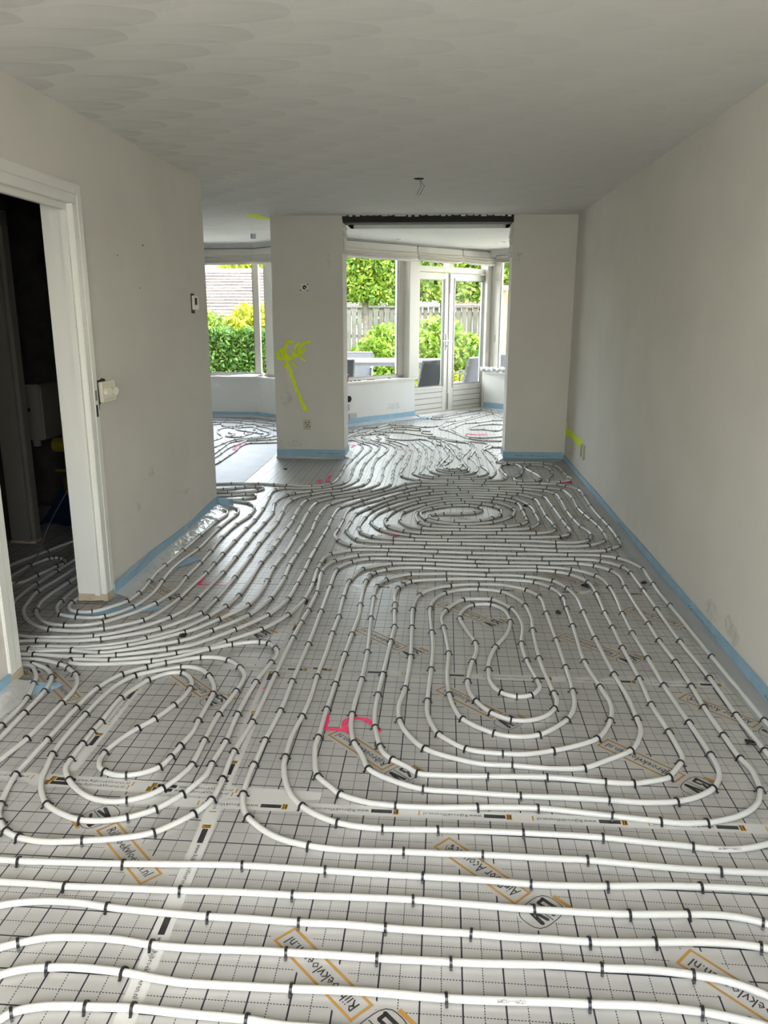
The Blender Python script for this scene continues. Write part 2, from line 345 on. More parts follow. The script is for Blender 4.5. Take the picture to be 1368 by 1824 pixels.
wall_bay = lowwall(Tw, -.332, 1.345, 'wall_bay')
st('wall_bay_head', MB().obox(Tw, (1.345, 0, 2.40), (3.0, .20, 2.4985)), 'wallwhite')
lowwall(Tr, 0, 2.2, 'wall_bay_right')
lowwall(Tb, 0, 1.653, 'wall_bay_slant')
lowwall(Ta, 0, 1.80, 'wall_bay_left')
st('wall_east', MB().box((2.45, 8.6, 0), (2.55, G.y+.2, ZC)).box((1.365, 8.66, 0), (2.45, 8.76, ZC)), 'wallwhite')
# ceilings
ceiling = MB()
ceiling.box((XL-.2, -.9, ZC), (XR+.25, 8.40, ZC+.12)).box((-4.6, 6.05, ZC), (XL-.2, 8.40, ZC+.12)).box((-4.6, 1.4, ZC), (XL-.2, 6.05, ZC+.12))
ceiling.box((-4.6, 8.40, ZC), (-1.03, 9.72, ZC+.12)).box((.75, 8.40, ZC), (2.6, 9.72, ZC+.12))
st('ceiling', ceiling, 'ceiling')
back = [(-4.6, 9.72), (2.6, 9.72), (2.6, 11.6), (G.x+.2, G.y), tuple(F2+U2*2.2+N2*.2), tuple(F2+N2*.2+N*.2), tuple(V+N*.2+N2*.2), tuple(B+N2*.25+Vector((0, .1))), (-4.6, 11.96)]
st('ceiling_bay', MB().prism(back, 2.4985, 2.66), 'wallwhite')
st('ceiling_recess', MB().box((-1.05, 8.30, 2.80), (.77, 9.74, 2.86)).box((-1.06, 8.405, 2.50), (-1.03, 9.74, 2.82)).box((.75, 8.405, 2.50), (.78, 9.74, 2.82)).box((-1.05, 9.721, 2.52), (.77, 9.745, 2.82)), 'wallwhite')
beam = MB(); beam.box((-1.005, 8.40, 2.43), (.725, 8.44, ZC+.3)); beam.box((-1.005, 8.44, 2.43), (.725, 8.60, 2.445)); beam.box((-1.005, 8.60, 2.43), (.725, 8.62, ZC+.3))
st('trim_1', beam, 'steel')
bb = MB()
for i in range(26):
    x = -1.0+i*.0665; h = random.uniform(.004, .018); bb.box((x, 8.385, ZC-h), (x+random.uniform(.03, .064), 8.40, ZC+.01))
st('trim_2', bb, 'plaster')
# ragged broken plaster down the edges of the opening
def ragged(name, x, s, ztop, zbot, par):
    mb = MB(); zz = zbot; 
    while zz < ztop:
        h = random.uniform(.02, .06); d = random.uniform(.006, .03); y0 = random.uniform(8.375, 8.395) if par is column else random.uniform(8.405, 8.425)
        b_ = random.uniform(-.004, .01)
        mb.add([(x, y0, zz), (x+s*d, y0+.02, zz+b_), (x+s*d*.8, 8.70, zz+b_), (x, 8.74, zz), (x, y0, zz+h), (x+s*d*random.uniform(.4, 1.2), y0+.03, zz+h), (x+s*d*.6, 8.70, zz+h), (x, 8.74, zz+h)],
               [(0,3,2,1),(4,5,6,7),(0,1,5,4),(1,2,6,5),(2,3,7,6),(3,0,4,7)]); zz += h*.9
    mb.obj(name, 'plaster', par, label='ragged broken plaster edge')
ragged('broken_plaster', -1.005, 1, 2.43, 2.13, column); ragged('broken_plaster', .725, -1, 2.43, 2.10, pier)
# ------------------------------------------------------------------ foil sheets on the floor, printed labels and seam tapes
def sheet(poly, m='foil'): return MB().prism(poly, 0, .001).obj('foil_sheet', m, floor)
def rect(x0, y0, x1, y1, g=.0015): return [(x0+g, y0+g), (x1-g, y0+g), (x1-g, y1-g), (x0+g, y1-g)]
rows = [-.75, .19, 1.19, 2.19, 3.185, 4.31, 5.27, 6.235, 7.25, 8.39]
rsheets = {}
for a, b_ in zip(rows, rows[1:]):
    rsheets[a] = sheet(rect(-.70, a, XR, b_)); sheet(rect(XL, a, -.70, b_))
sheet(rect(XL, 8.39, -.70, 8.40)); 
sheet([(-1.0, 8.393), (.72, 8.393), (.72, 8.77), (2.44, 8.77), (2.44, G.y-.01), tuple(G-U2*.01), tuple(F2-N*.004), tuple(V+Vector((.0, -.004))), (-1.80, 10.945), (-1.80, 8.393), (-1.75, 8.393), (-1.75, 8.77), (-1.0, 8.77)], 'foil')
sheet([(-4.5, 6.17), (-1.80, 6.17), (-1.80, 10.94), tuple(B+Vector((0, -.012))), (-4.5, 11.75)], 'foilsilver')
sheet([(-4.5, 1.5), (XH, 1.5), (XH, 3.0), (XL, 3.0), (XL, 3.98), (XH, 3.98), (XH, 6.05), (-4.5, 6.05)], 'foil')
def label_mesh(name, body, ln):
    mb = MB(); hw = .0345; h = .0006
    P = lambda z: (lambda a, b: (a, b, z))
    mb.add([(-.012, -hw-.012, 0), (ln+.014, -hw-.012, 0), (ln+.014, hw+.012, 0), (-.012, hw+.012, 0)], [(0, 1, 2, 3)], 0)
    e = .0072
    for a, b_ in (((0, -hw), (ln, -hw+e)), ((0, hw-e), (ln, hw)), ((0, -hw+e), (e, hw-e)), ((ln-e, -hw+e), (ln, hw-e))):
        mb.add([(a[0], a[1], h), (b_[0], a[1], h), (b_[0], b_[1], h), (a[0], b_[1], h)], [(0, 1, 2, 3)], 1)
    put_text(mb, body, ln*.86, 2, lambda a, b: (ln/2+a, b-.001, h), .004, .040)
    # round logo with two letters, a dividing line and an orange bar
    cx = -.062; ring = []; ring2 = []; n = 24
    for k in range(n):
        t = 2*math.pi*k/n; c_, s_ = math.cos(t), math.sin(t); q = (abs(c_)**3.2+abs(s_)**3.2)**(-1/3.2)
        ring.append((cx+.046*q*c_, .062*q*s_, h)); ring2.append((cx+.0435*q*c_, .0595*q*s_, h))
    mb.add([(x*1.0+(x-cx)*.1, y*1.1, 0) for x, y, _ in ring], [tuple(range(n))], 0)
    mb.add(ring+ring2, [(k, (k+1) % n, n+(k+1) % n, n+k) for k in range(n)], 2)
    mb.add([(cx-.040, -.0014, h), (cx+.040, -.0014, h), (cx+.040, .0014, h), (cx-.040, .0014, h)], [(0, 1, 2, 3)], 2)
    def stroke(p, q, w1): ribbon(mb, [(p[0]+cx, p[1], h), (q[0]+cx, q[1], h)], w1, (0, 0, 1), 2, False)
    stroke((-.030, .010), (.034, .020), .011); stroke((-.030, .032), (.034, .020), .013)
    stroke((-.030, -.040), (.030, -.040), .011); stroke((.026, -.040), (.026, -.018), .010); stroke((.026, -.018), (.0, -.020), .009); stroke((-.002, -.028), (-.030, -.014), .010)
    mb.add([(cx-.046, -.076, h), (cx+.014, -.076, h), (cx+.014, -.064, h), (cx-.046, -.064, h)], [(0, 1, 2, 3)], 1)
    return mb.mesh(name, ['foilplain', 'orange', 'ink'])
lab_r = label_mesh('label_print', 'Rijbroekvloeren.nl', .315); lab_a = label_mesh('label_print', 'AirFloor Acoustic\u00ae', .315)
def put_label(me, x, y, ang, par=None):
    o = link('printed_label', me, par or floor); o.location = (x, y, .0013); o.rotation_euler = (0, 0, math.radians(ang)); return o
for i in range(2):
    for j in range(-1, 5):
        y = 1.665+1.005*j
        if j >= 0: put_label(lab_r, -.145+1.004*i, y-.218, 135)
        put_label(lab_a, .259+1.005*i, y+.398-.225, 135)
put_label(lab_r, -.145+1.004, 1.665-.218, 135) if False else None
put_label(lab_r, -1.003, 2.062, -45); put_label(lab_r, -1.70, 3.072, -45); put_label(lab_a, -.935, 2.93, 135); put_label(lab_a, -.90, 3.62, 135)
put_label(lab_a, -1.50, 4.10, 135); put_label(lab_r, -2.25, 3.55, 135)
def tape(p, q, wd, flip=False, period=.36, z=.0016, off=0.0, text=True):
    p = Vector(p); q = Vector(q); d = (q-p).normalized(); s_ = Vector((-d.y, d.x)); L_ = (q-p).length; mb = MB(); n = max(2, int(L_/.12))
    vs = []; 
    for i in range(n+1):
        c = p+d*L_*i/n; vs += [(*(c+s_*wd/2), z), (*(c-s_*wd/2), z)]
    mb.add(vs, [(2*i, 2*i+1, 2*i+3, 2*i+2) for i in range(n)], 0)
    if text:
        if flip: base, dd, ss = q, -d, -s_
        else: base, dd, ss = p, d, s_
        pos = off
        while pos+.34 < L_+.1:
            def pl(c0): return lambda a, b: (*(base+dd*(c0+a)+ss*b), z+.0005)
            def bar(a, b_, h0, h1, mi):
                if b_ < L_ and a > 0: mb.add([(*(base+dd*x+ss*y), z+.0005) for x, y in ((a, h0), (b_, h0), (b_, h1), (a, h1))], [(0, 1, 2, 3)], mi)
            if pos+.01 > 0:
                bar(pos, pos+.018, -.014, .014, 2); bar(pos+.003, pos+.007, -.010, .010, 1); bar(pos+.011, pos+.014, -.012, .012, 1)
                bar(pos+.021, pos+.088, -.009, .009, 1)
                if pos+.29 < L_: put_text(mb, 'www.RijbroekVloeren.nl', .185, 1, pl(pos+.188), .0, .019)
                bar(pos+.292, pos+.297, -.012, .012, 2)
            pos += period
    return mb.obj('seam_tape', ['tape', 'ink', 'gold'], floor)
tape((-1.78, 2.318), (-.36, 2.262), .048, False, off=.12)
tape((-1.36, 2.278), (-.40, 2.243), .046, False, off=.05, z=.0018)
tape((-1.02, 2.20), (1.36, 2.192), .050, True, off=.02, z=.0017)
tape((-1.02, 3.30), (-.42, 3.195), .05, True, off=.03)
tape((-.95, 3.20), (1.34, 3.178), .05, True, off=.1, z=.0018)
tape((-.675, 1.18), (-.715, 3.22), .05, True, off=.05, z=.002)
tape((-.70, 3.18), (-.70, 4.9), .05, True, off=.1, z=.0021)
tape((-1.255, 2.35), (-1.255, 3.35), .05, True, off=.03, z=.0022)
tape((-.64, 4.31), (1.33, 4.30), .045, True, off=.15, z=.0016)
# ------------------------------------------------------------------ underfloor heating pipes and their clips
PIPES = {
'fore1': [(-1.004,1.314,0),(-0.956,1.365,0),(-0.94,1.384,1),(-0.888,1.403,0),(-0.834,1.41,0),(-0.778,1.412,1),(-0.669,1.416,1),(-0.585,1.412,0),(-0.497,1.408,0),(-0.402,1.405,1),(-0.337,1.396,0),(-0.21,1.394,0),(0.003,1.386,0)],
'fore2': [(-1.076,1.434,0),(-1.022,1.483,0),(-0.973,1.504,0),(-0.919,1.513,1),(-0.853,1.518,0),(-0.73,1.512,1),(-0.661,1.502,0),(-0.59,1.493,0),(-0.499,1.492,0),(-0.414,1.493,0),(-0.317,1.494,1),(-0.18,1.498,0),(-0.092,1.497,0),(0.046,1.493,1),(0.198,1.496,0),(0.284,1.5,0),(0.375,1.501,1),(0.498,1.505,0),(0.581,1.501,0),(0.628,1.498,1),(0.7,1.485,0),(0.762,1.468,0),(0.82,1.427,0)],
'fore3': [(-1.129,1.521,0),(-1.067,1.564,0),(-1.03,1.581,1),(-0.966,1.603,0),(-0.896,1.61,0),(-0.798,1.611,0),(-0.692,1.6,1),(-0.6,1.596,0),(-0.426,1.6,0),(-0.35,1.6,1),(-0.238,1.6,0),(-0.123,1.598,1),(-0.006,1.599,0),(0.058,1.599,1),(0.154,1.601,0),(0.321,1.608,0),(0.424,1.607,1),(0.546,1.61,0),(0.64,1.602,1),(0.715,1.589,0),(0.772,1.566,0),(0.796,1.555,0),(0.865,1.504,0)],
'fore4': [(-1.215,1.663,0),(-1.145,1.703,0),(-1.077,1.721,0),(-1.002,1.728,0),(-0.923,1.726,0),(-0.856,1.717,1),(-0.737,1.71,0),(-0.635,1.705,0),(-0.577,1.703,1),(-0.484,1.704,0),(-0.336,1.7,1),(-0.227,1.702,0),(-0.109,1.697,1),(-0.008,1.695,0),(0.112,1.694,1),(0.215,1.69,0),(0.31,1.69,0),(0.409,1.688,1),(0.497,1.692,0),(0.575,1.698,1),(0.687,1.707,0),(0.757,1.709,0),(0.836,1.701,1),(0.929,1.68,0)],
'fore5': [(-1.295,1.795,0),(-1.194,1.79,0),(-1.086,1.789,0),(-1.004,1.786,1),(-0.872,1.789,0),(-0.682,1.792,1),(-0.533,1.797,0),(-0.37,1.797,1),(-0.214,1.801,0),(-0.041,1.803,1),(0.091,1.798,0),(0.224,1.792,0),(0.282,1.79,1),(0.397,1.789,0),(0.532,1.791,1),(0.687,1.802,1),(0.766,1.805,0),(0.835,1.797,0),(0.874,1.785,1),(0.925,1.767,0),(0.98,1.734,0)],
'fore6': [(-1.347,1.881,0),(-1.243,1.878,0),(-1.186,1.876,1),(-1.048,1.88,0),(-0.879,1.886,1),(-0.695,1.897,0),(-0.536,1.904,1),(-0.496,1.904,0),(-0.295,1.9,1),(-0.118,1.896,0),(-0.016,1.895,1),(0.146,1.893,0),(0.285,1.886,1),(0.387,1.887,0),(0.496,1.893,1),(0.621,1.904,0),(0.754,1.91,1),(0.935,1.908,0),(1.038,1.897,0)],
'main': [(1.097,1.994,0),(1.03,1.983,0),(0.963,1.979,0),(0.831,1.979,1),(0.72,1.981,0),(0.59,1.989,0),(0.46,1.998,1),(0.351,1.998,0),(0.243,1.999,0),(0.157,1.999,1),(0.041,1.996,0),(-0.075,1.996,1),(-0.263,1.992,0),(-0.359,2.003,1),(-0.437,2.023,0),(-0.495,2.054,0),(-0.571,2.123,1),(-0.599,2.174,0),(-0.616,2.243,1),(-0.621,2.329,0),(-0.626,2.396,0),(-0.621,2.417,1),(-0.617,2.581,1),(-0.603,2.805,1),(-0.603,3.064,1),(-0.596,3.456,1),(-0.598,3.884,1),(-0.602,4.27,1),(-0.602,4.575,1),(-0.577,4.66,0),(-0.53,4.736,1),(-0.423,4.813,1),(-0.209,4.819,1),(-0.06,4.819,1),(0.116,4.808,0),(0.258,4.8,1),(0.468,4.797,1),(0.723,4.803,1),(0.905,4.811,1),(1.001,4.776,1),(1.086,4.685,1),(1.116,4.564,0),(1.104,4.389,1),(1.096,4.115,0),(1.097,3.836,1),(1.094,3.623,1),(1.104,3.383,1),(1.102,3.143,1),(1.096,2.958,1),(1.099,2.741,1),(1.104,2.583,1),(1.116,2.523,0),(1.109,2.443,0),(1.098,2.388,1),(1.06,2.313,0),(1.005,2.26,0),(0.934,2.222,0),(0.864,2.201,1),(0.781,2.192,0),(0.722,2.197,1),(0.576,2.213,1),(0.441,2.229,0),(0.346,2.237,1),(0.152,2.228,1),(0.012,2.216,0),(-0.111,2.216,1),(-0.2,2.227,0),(-0.297,2.266,1),(-0.34,2.311,0),(-0.386,2.362,1),(-0.415,2.482,0),(-0.425,2.546,0),(-0.422,2.615,1),(-0.421,2.83,1),(-0.415,3.051,1),(-0.409,3.358,1),(-0.401,3.589,1),(-0.391,3.84,0),(-0.399,3.993,1),(-0.402,4.381,1),(-0.388,4.484,1),(-0.364,4.539,1),(-0.3,4.598,1),(-0.195,4.643,0),(-0.076,4.652,1),(0.113,4.638,0),(0.334,4.637,1),(0.632,4.66,1),(0.743,4.637,1),(0.824,4.594,1),(0.904,4.463,1),(0.917,4.268,1),(0.905,3.973,1),(0.904,3.775,1),(0.898,3.526,1),(0.898,3.201,1),(0.889,2.966,1),(0.9,2.752,1),(0.902,2.633,0),(0.9,2.577,0),(0.881,2.535,1),(0.86,2.504,0),(0.817,2.444,1),(0.753,2.417,0),(0.686,2.399,1),(0.593,2.4,1),(0.398,2.414,1),(0.197,2.405,1),(0.043,2.399,0),(-0.045,2.406,1),(-0.075,2.436,0),(-0.137,2.484,1),(-0.169,2.522,0),(-0.187,2.568,1),(-0.216,2.702,1),(-0.226,2.799,0),(-0.225,2.969,1),(-0.218,3.16,1),(-0.204,3.518,1),(-0.197,3.702,1),(-0.209,3.924,1),(-0.211,4.017,1),(-0.222,4.148,0),(-0.208,4.276,1),(-0.179,4.339,1),(-0.14,4.391,1),(0.072,4.452,1),(0.36,4.467,1),(0.588,4.434,1),(0.674,4.343,1),(0.718,4.185,1),(0.712,4.024,1),(0.706,3.779,1),(0.7,3.645,0),(0.69,3.356,1),(0.712,3.108,1),(0.725,2.972,0),(0.716,2.89,0),(0.696,2.822,1),(0.662,2.745,0),(0.618,2.681,1),(0.531,2.625,0),(0.443,2.586,1),(0.336,2.554,0),(0.258,2.553,1),(0.185,2.558,0),(0.127,2.575,1),(0.074,2.617,0),(0.028,2.67,1),(-0.005,2.76,0),(-0.02,2.848,0),(-0.019,2.93,1),(-0.007,3.224,1),(0,3.475,0),(-0.007,3.645,1),(-0.019,3.969,1),(0.011,4.121,0),(0.062,4.21,1),(0.154,4.268,0),(0.251,4.287,1),(0.385,4.257,1),(0.462,4.143,0),(0.494,4.049,1),(0.508,3.868,0),(0.497,3.709,1),(0.488,3.378,1),(0.497,3.171,0),(0.508,3.036,1),(0.511,2.968,0),(0.492,2.902,1),(0.447,2.837,0),(0.377,2.799,0),(0.312,2.799,1),(0.236,2.849,1),(0.18,2.944,1),(0.154,3.028,0),(0.151,3.119,1),(0.18,3.318,1),(0.203,3.427,0),(0.202,3.532,1),(0.167,3.675,0),(0.136,3.84,1),(0.158,3.961,0),(0.213,4.038,1),(0.312,4.046,1),(0.371,3.977,0),(0.394,3.812,1),(0.359,3.637,0),(0.297,3.489,1),(0.258,3.339,0),(0.249,3.243,1),(0.25,3.113,0),(0.288,3.026,1),(0.35,2.993,1),(0.409,3.01,1),(0.452,3.076,0),(0.451,3.148,1),(0.428,3.351,1),(0.424,3.54,1),(0.451,3.769,0),(0.417,3.991,1),(0.321,4.126,1),(0.252,4.128,0),(0.162,4.11,1),(0.064,3.944,1),(0.041,3.833,0),(0.051,3.712,1),(0.073,3.401,1),(0.064,3.18,0),(0.071,2.991,1),(0.089,2.879,0),(0.121,2.791,1),(0.237,2.693,1),(0.317,2.674,0),(0.405,2.694,1),(0.526,2.815,1),(0.574,2.926,0),(0.59,3.061,1),(0.596,3.29,1),(0.596,3.594,1),(0.594,3.943,1),(0.587,4.191,1),(0.528,4.296,1),(0.402,4.37,0),(0.259,4.372,1),(0.095,4.335,1),(-0.014,4.267,0),(-0.08,4.17,1),(-0.112,3.945,1),(-0.108,3.7,1),(-0.103,3.35,1),(-0.115,3.034,1),(-0.134,2.874,0),(-0.125,2.762,1),(-0.089,2.66,0),(-0.023,2.566,1),(0.083,2.509,0),(0.181,2.48,0),(0.286,2.478,1),(0.414,2.468,0),(0.535,2.481,1),(0.614,2.529,0),(0.67,2.565,0),(0.725,2.606,1),(0.775,2.692,0),(0.798,2.765,0),(0.804,2.846,1),(0.808,3.014,0),(0.797,3.234,1),(0.789,3.626,1),(0.793,3.978,1),(0.793,4.202,0),(0.765,4.338,1),(0.702,4.465,1),(0.543,4.538,1),(0.312,4.543,1),(0.072,4.551,1),(-0.115,4.528,0),(-0.144,4.529,1),(-0.285,4.415,1),(-0.331,4.296,1),(-0.336,4.11,1),(-0.325,3.806,1),(-0.307,3.389,1),(-0.306,3.105,1),(-0.315,2.798,1),(-0.307,2.685,0),(-0.284,2.586,1),(-0.242,2.494,0),(-0.217,2.42,1),(-0.115,2.349,0),(-0.024,2.314,1),(0.105,2.308,0),(0.297,2.299,1),(0.452,2.3,0),(0.584,2.297,1),(0.691,2.292,0),(0.802,2.305,1),(0.885,2.341,0),(0.945,2.388,1),(0.987,2.456,0),(1.003,2.515,0),(1.006,2.599,1),(0.998,2.828,1),(0.987,3.141,1),(0.988,3.415,1),(0.987,3.71,1),(0.996,3.968,1),(1.015,4.38,1),(0.975,4.579,1),(0.847,4.691,1),(0.636,4.724,1),(0.265,4.718,1),(0.004,4.733,1),(-0.08,4.741,0),(-0.272,4.721,1),(-0.372,4.666,0),(-0.442,4.605,1),(-0.481,4.477,0),(-0.501,4.374,1),(-0.504,4.097,1),(-0.495,3.813,1),(-0.499,3.594,1),(-0.497,3.375,0),(-0.504,3.118,1),(-0.501,2.943,0),(-0.509,2.767,1),(-0.522,2.638,0),(-0.52,2.474,1),(-0.512,2.405,0),(-0.488,2.316,0),(-0.455,2.245,0),(-0.412,2.192,1),(-0.354,2.148,0),(-0.287,2.117,1),(-0.212,2.102,0),(-0.145,2.098,1),(0.025,2.104,1),(0.156,2.108,0),(0.286,2.109,1),(0.394,2.108,0),(0.525,2.104,1),(0.669,2.09,0),(0.785,2.081,1),(0.856,2.074,0),(0.94,2.084,0),(1.015,2.111,0),(1.085,2.155,0),(1.144,2.23,0),(1.191,2.357,0),(1.214,2.489,0),(1.212,2.642,1),(1.203,2.903,1),(1.206,3.23,1),(1.193,3.622,1),(1.195,4.049,1),(1.198,4.347,1),(1.197,4.485,0),(1.196,4.649,1),(1.172,4.765,1),(1.06,4.875,1),(0.9,4.904,1),(0.689,4.892,1),(0.464,4.894,1),(0.21,4.889,1),(-0.009,4.894,1),(-0.312,4.912,1),(-0.502,4.877,1),(-0.573,4.825,0),(-0.637,4.751,1),(-0.676,4.643,0),(-0.689,4.514,1),(-0.664,4.161,1),(-0.668,3.893,1),(-0.676,3.722,1),(-0.684,3.525,1),(-0.689,3.125,1),(-0.695,2.71,1),(-0.712,2.497,1),(-0.71,2.39,0),(-0.707,2.323,1),(-0.712,2.205,1),(-0.748,2.129,1),(-0.784,2.084,0),(-0.842,2.03,1),(-0.929,1.997,0),(-1.042,1.976,1),(-1.146,1.964,0),(-1.24,1.977,1),(-1.295,2.003,1),(-1.334,2.044,1),(-1.364,2.084,0),(-1.383,2.132,1),(-1.408,2.218,0),(-1.423,2.299,1),(-1.424,2.339,0),(-1.424,2.527,1),(-1.424,2.768,1),(-1.414,2.939,1),(-1.36,3.076,1),(-1.278,3.152,1),(-1.208,3.201,1),(-1.103,3.256,0),(-1.065,3.271,1),(-0.99,3.273,0),(-0.932,3.251,1),(-0.863,3.183,1),(-0.821,3.095,0),(-0.821,2.957,1),(-0.841,2.759,1),(-0.841,2.565,1),(-0.838,2.401,1),(-0.851,2.346,0),(-0.892,2.255,1),(-0.932,2.21,0),(-0.985,2.181,1),(-1.031,2.172,0),(-1.098,2.183,0),(-1.156,2.215,0),(-1.225,2.28,1),(-1.271,2.35,0),(-1.278,2.401,1),(-1.281,2.508,1),(-1.284,2.593,1),(-1.28,2.667,1),(-1.28,2.861,1),(-1.255,2.95,0),(-1.224,3.031,1),(-1.161,3.101,0),(-1.1,3.109,1),(-1.057,3.07,0),(-1.028,3.012,0),(-1.022,2.968,1),(-1.025,2.892,0),(-1.042,2.819,1),(-1.081,2.703,1),(-1.121,2.631,1),(-1.157,2.542,0),(-1.176,2.454,1),(-1.173,2.408,0),(-1.158,2.367,0),(-1.125,2.337,1),(-1.078,2.32,0),(-1.042,2.321,1),(-0.988,2.341,0),(-0.948,2.379,1),(-0.927,2.444,1),(-0.918,2.52,1),(-0.903,2.61,0),(-0.907,2.705,1),(-0.908,2.853,0),(-0.911,2.925,1),(-0.929,3,0),(-0.977,3.09,1),(-1.032,3.149,0),(-1.076,3.167,0),(-1.124,3.163,1),(-1.202,3.129,0),(-1.299,3.066,1),(-1.342,2.97,0),(-1.36,2.855,0),(-1.366,2.721,1),(-1.367,2.566,0),(-1.358,2.431,1),(-1.338,2.345,0),(-1.321,2.278,0),(-1.284,2.205,0),(-1.235,2.143,1),(-1.173,2.103,0),(-1.092,2.073,1),(-1.02,2.074,0),(-0.95,2.095,1),(-0.877,2.144,1),(-0.816,2.229,1),(-0.784,2.3,0),(-0.77,2.341,0),(-0.77,2.411,1),(-0.76,2.561,1),(-0.767,2.765,1),(-0.758,3.046,1),(-0.732,3.243,1),(-0.723,3.327,0),(-0.744,3.396,1),(-0.789,3.45,1),(-0.833,3.463,1),(-0.961,3.425,1),(-1.056,3.365,1),(-1.12,3.31,0),(-1.187,3.254,0),(-1.277,3.213,1),(-1.444,3.173,0),(-1.596,3.162,0),(-1.634,3.166,0),(-1.649,3.198,1),(-1.473,3.211,1),(-1.294,3.259,0),(-1.195,3.307,1),(-1.071,3.369,0),(-1,3.456,1),(-0.86,3.617,1),(-0.764,3.822,1),(-0.716,4.044,1),(-0.711,4.311,1),(-0.724,4.575,1),(-0.722,4.677,1),(-0.712,4.814,0),(-0.683,4.894,1),(-0.636,4.939,0),(-0.558,4.991,1),(-0.308,5.01,1),(0.02,4.998,1),(0.244,4.99,1),(0.537,4.991,1),(0.868,4.996,1),(1.082,4.992,1),(1.182,4.949,1),(1.25,4.856,0),(1.289,4.728,1),(1.286,4.601,0),(1.281,4.454,1),(1.276,4.283,0),(1.282,4.108,1),(1.288,3.453,1),(1.297,2.866,1),(1.301,2.676,0),(1.294,2.477,0)],
'sbend': [(-1.996,3.172,0),(-1.902,3.194,0),(-1.849,3.195,0),(-1.781,3.191,0),(-1.677,3.154,1),(-1.62,3.115,1),(-1.565,3.06,1),(-1.527,2.996,0),(-1.503,2.907,0),(-1.502,2.803,1),(-1.504,2.526,1),(-1.526,2.383,0),(-1.553,2.222,0)],
'corner1': [(-1.901,3.12,0),(-1.807,3.133,0),(-1.754,3.074,0),(-1.715,3.008,0),(-1.701,2.959,1),(-1.664,2.836,1),(-1.65,2.706,0),(-1.65,2.613,1),(-1.638,2.432,0)],
'corner2': [(-1.908,3.156,0),(-1.805,3.149,1),(-1.747,3.124,0),(-1.691,3.079,0),(-1.655,3.026,1),(-1.622,2.896,1),(-1.612,2.714,1),(-1.606,2.524,0),(-1.602,2.302,0)],
'hall1': [(-1.981,4.212,0),(-1.969,4.025,0),(-1.976,3.907,1),(-1.958,3.839,0),(-1.921,3.794,0),(-1.879,3.78,1),(-1.807,3.785,1),(-1.751,3.839,0),(-1.683,3.95,1),(-1.665,4.08,1),(-1.679,4.285,1),(-1.693,4.438,0),(-1.688,4.585,1),(-1.678,4.906,1),(-1.669,5.257,1),(-1.659,5.657,1),(-1.637,5.872,0),(-1.658,5.961,0),(-1.702,6.018,0),(-1.768,6.06,0),(-1.867,6.083,0)],
'hall2': [(-2.05,4.358,0),(-2.055,4.215,0),(-2.045,3.924,1),(-2.03,3.847,0),(-1.986,3.768,0),(-1.955,3.737,1),(-1.855,3.706,1),(-1.782,3.701,0),(-1.714,3.725,1),(-1.62,3.869,1),(-1.587,4.068,0),(-1.606,4.293,1),(-1.619,4.444,0),(-1.621,4.628,0),(-1.588,4.934,1),(-1.587,5.463,1),(-1.564,5.849,1),(-1.564,5.959,0),(-1.594,6.036,1),(-1.673,6.14,0),(-1.747,6.183,1),(-1.791,6.202,0),(-1.893,6.227,0)],
'hall3': [(-2.13,4.514,0),(-2.137,4.369,0),(-2.147,4.224,1),(-2.151,3.923,0),(-2.112,3.786,1),(-2.065,3.705,0),(-1.966,3.617,0),(-1.866,3.593,1),(-1.769,3.604,0),(-1.692,3.647,1),(-1.607,3.749,0),(-1.518,3.93,1),(-1.476,4.145,0),(-1.485,4.365,1),(-1.483,4.648,1),(-1.488,4.899,1),(-1.501,5.222,1),(-1.487,5.575,1),(-1.451,5.843,1),(-1.457,6.038,1),(-1.491,6.161,0),(-1.545,6.238,1),(-1.642,6.297,0),(-1.767,6.331,1),(-1.83,6.343,0),(-1.929,6.349,0)],
'hall4': [(-2.204,4.681,0),(-2.223,4.553,0),(-2.235,4.259,0),(-2.249,4.057,1),(-2.22,3.903,0),(-2.193,3.807,0),(-2.161,3.743,0),(-2.099,3.658,0),(-2.017,3.585,0),(-1.916,3.538,1),(-1.765,3.531,0),(-1.651,3.567,1),(-1.56,3.628,0),(-1.498,3.689,1),(-1.445,3.821,0),(-1.412,4.014,1),(-1.402,4.217,0),(-1.389,4.452,1),(-1.389,4.636,1),(-1.391,4.844,1),(-1.389,5.137,1),(-1.386,5.465,1),(-1.379,5.706,1),(-1.391,6.058,1),(-1.425,6.451,1),(-1.444,6.658,0),(-1.432,6.76,1),(-1.361,6.835,1),(-1.205,6.844,0),(-1.037,6.888,1),(-0.928,6.996,0),(-0.865,7.083,1),(-0.827,7.254,0),(-0.826,7.475,1),(-0.84,7.726,1),(-0.841,8.086,1),(-0.799,8.592,0),(-0.766,8.846,1),(-0.766,9.037,1),(-0.808,9.233,0),(-0.887,9.355,1),(-1.001,9.559,0),(-1.274,9.851,0)],
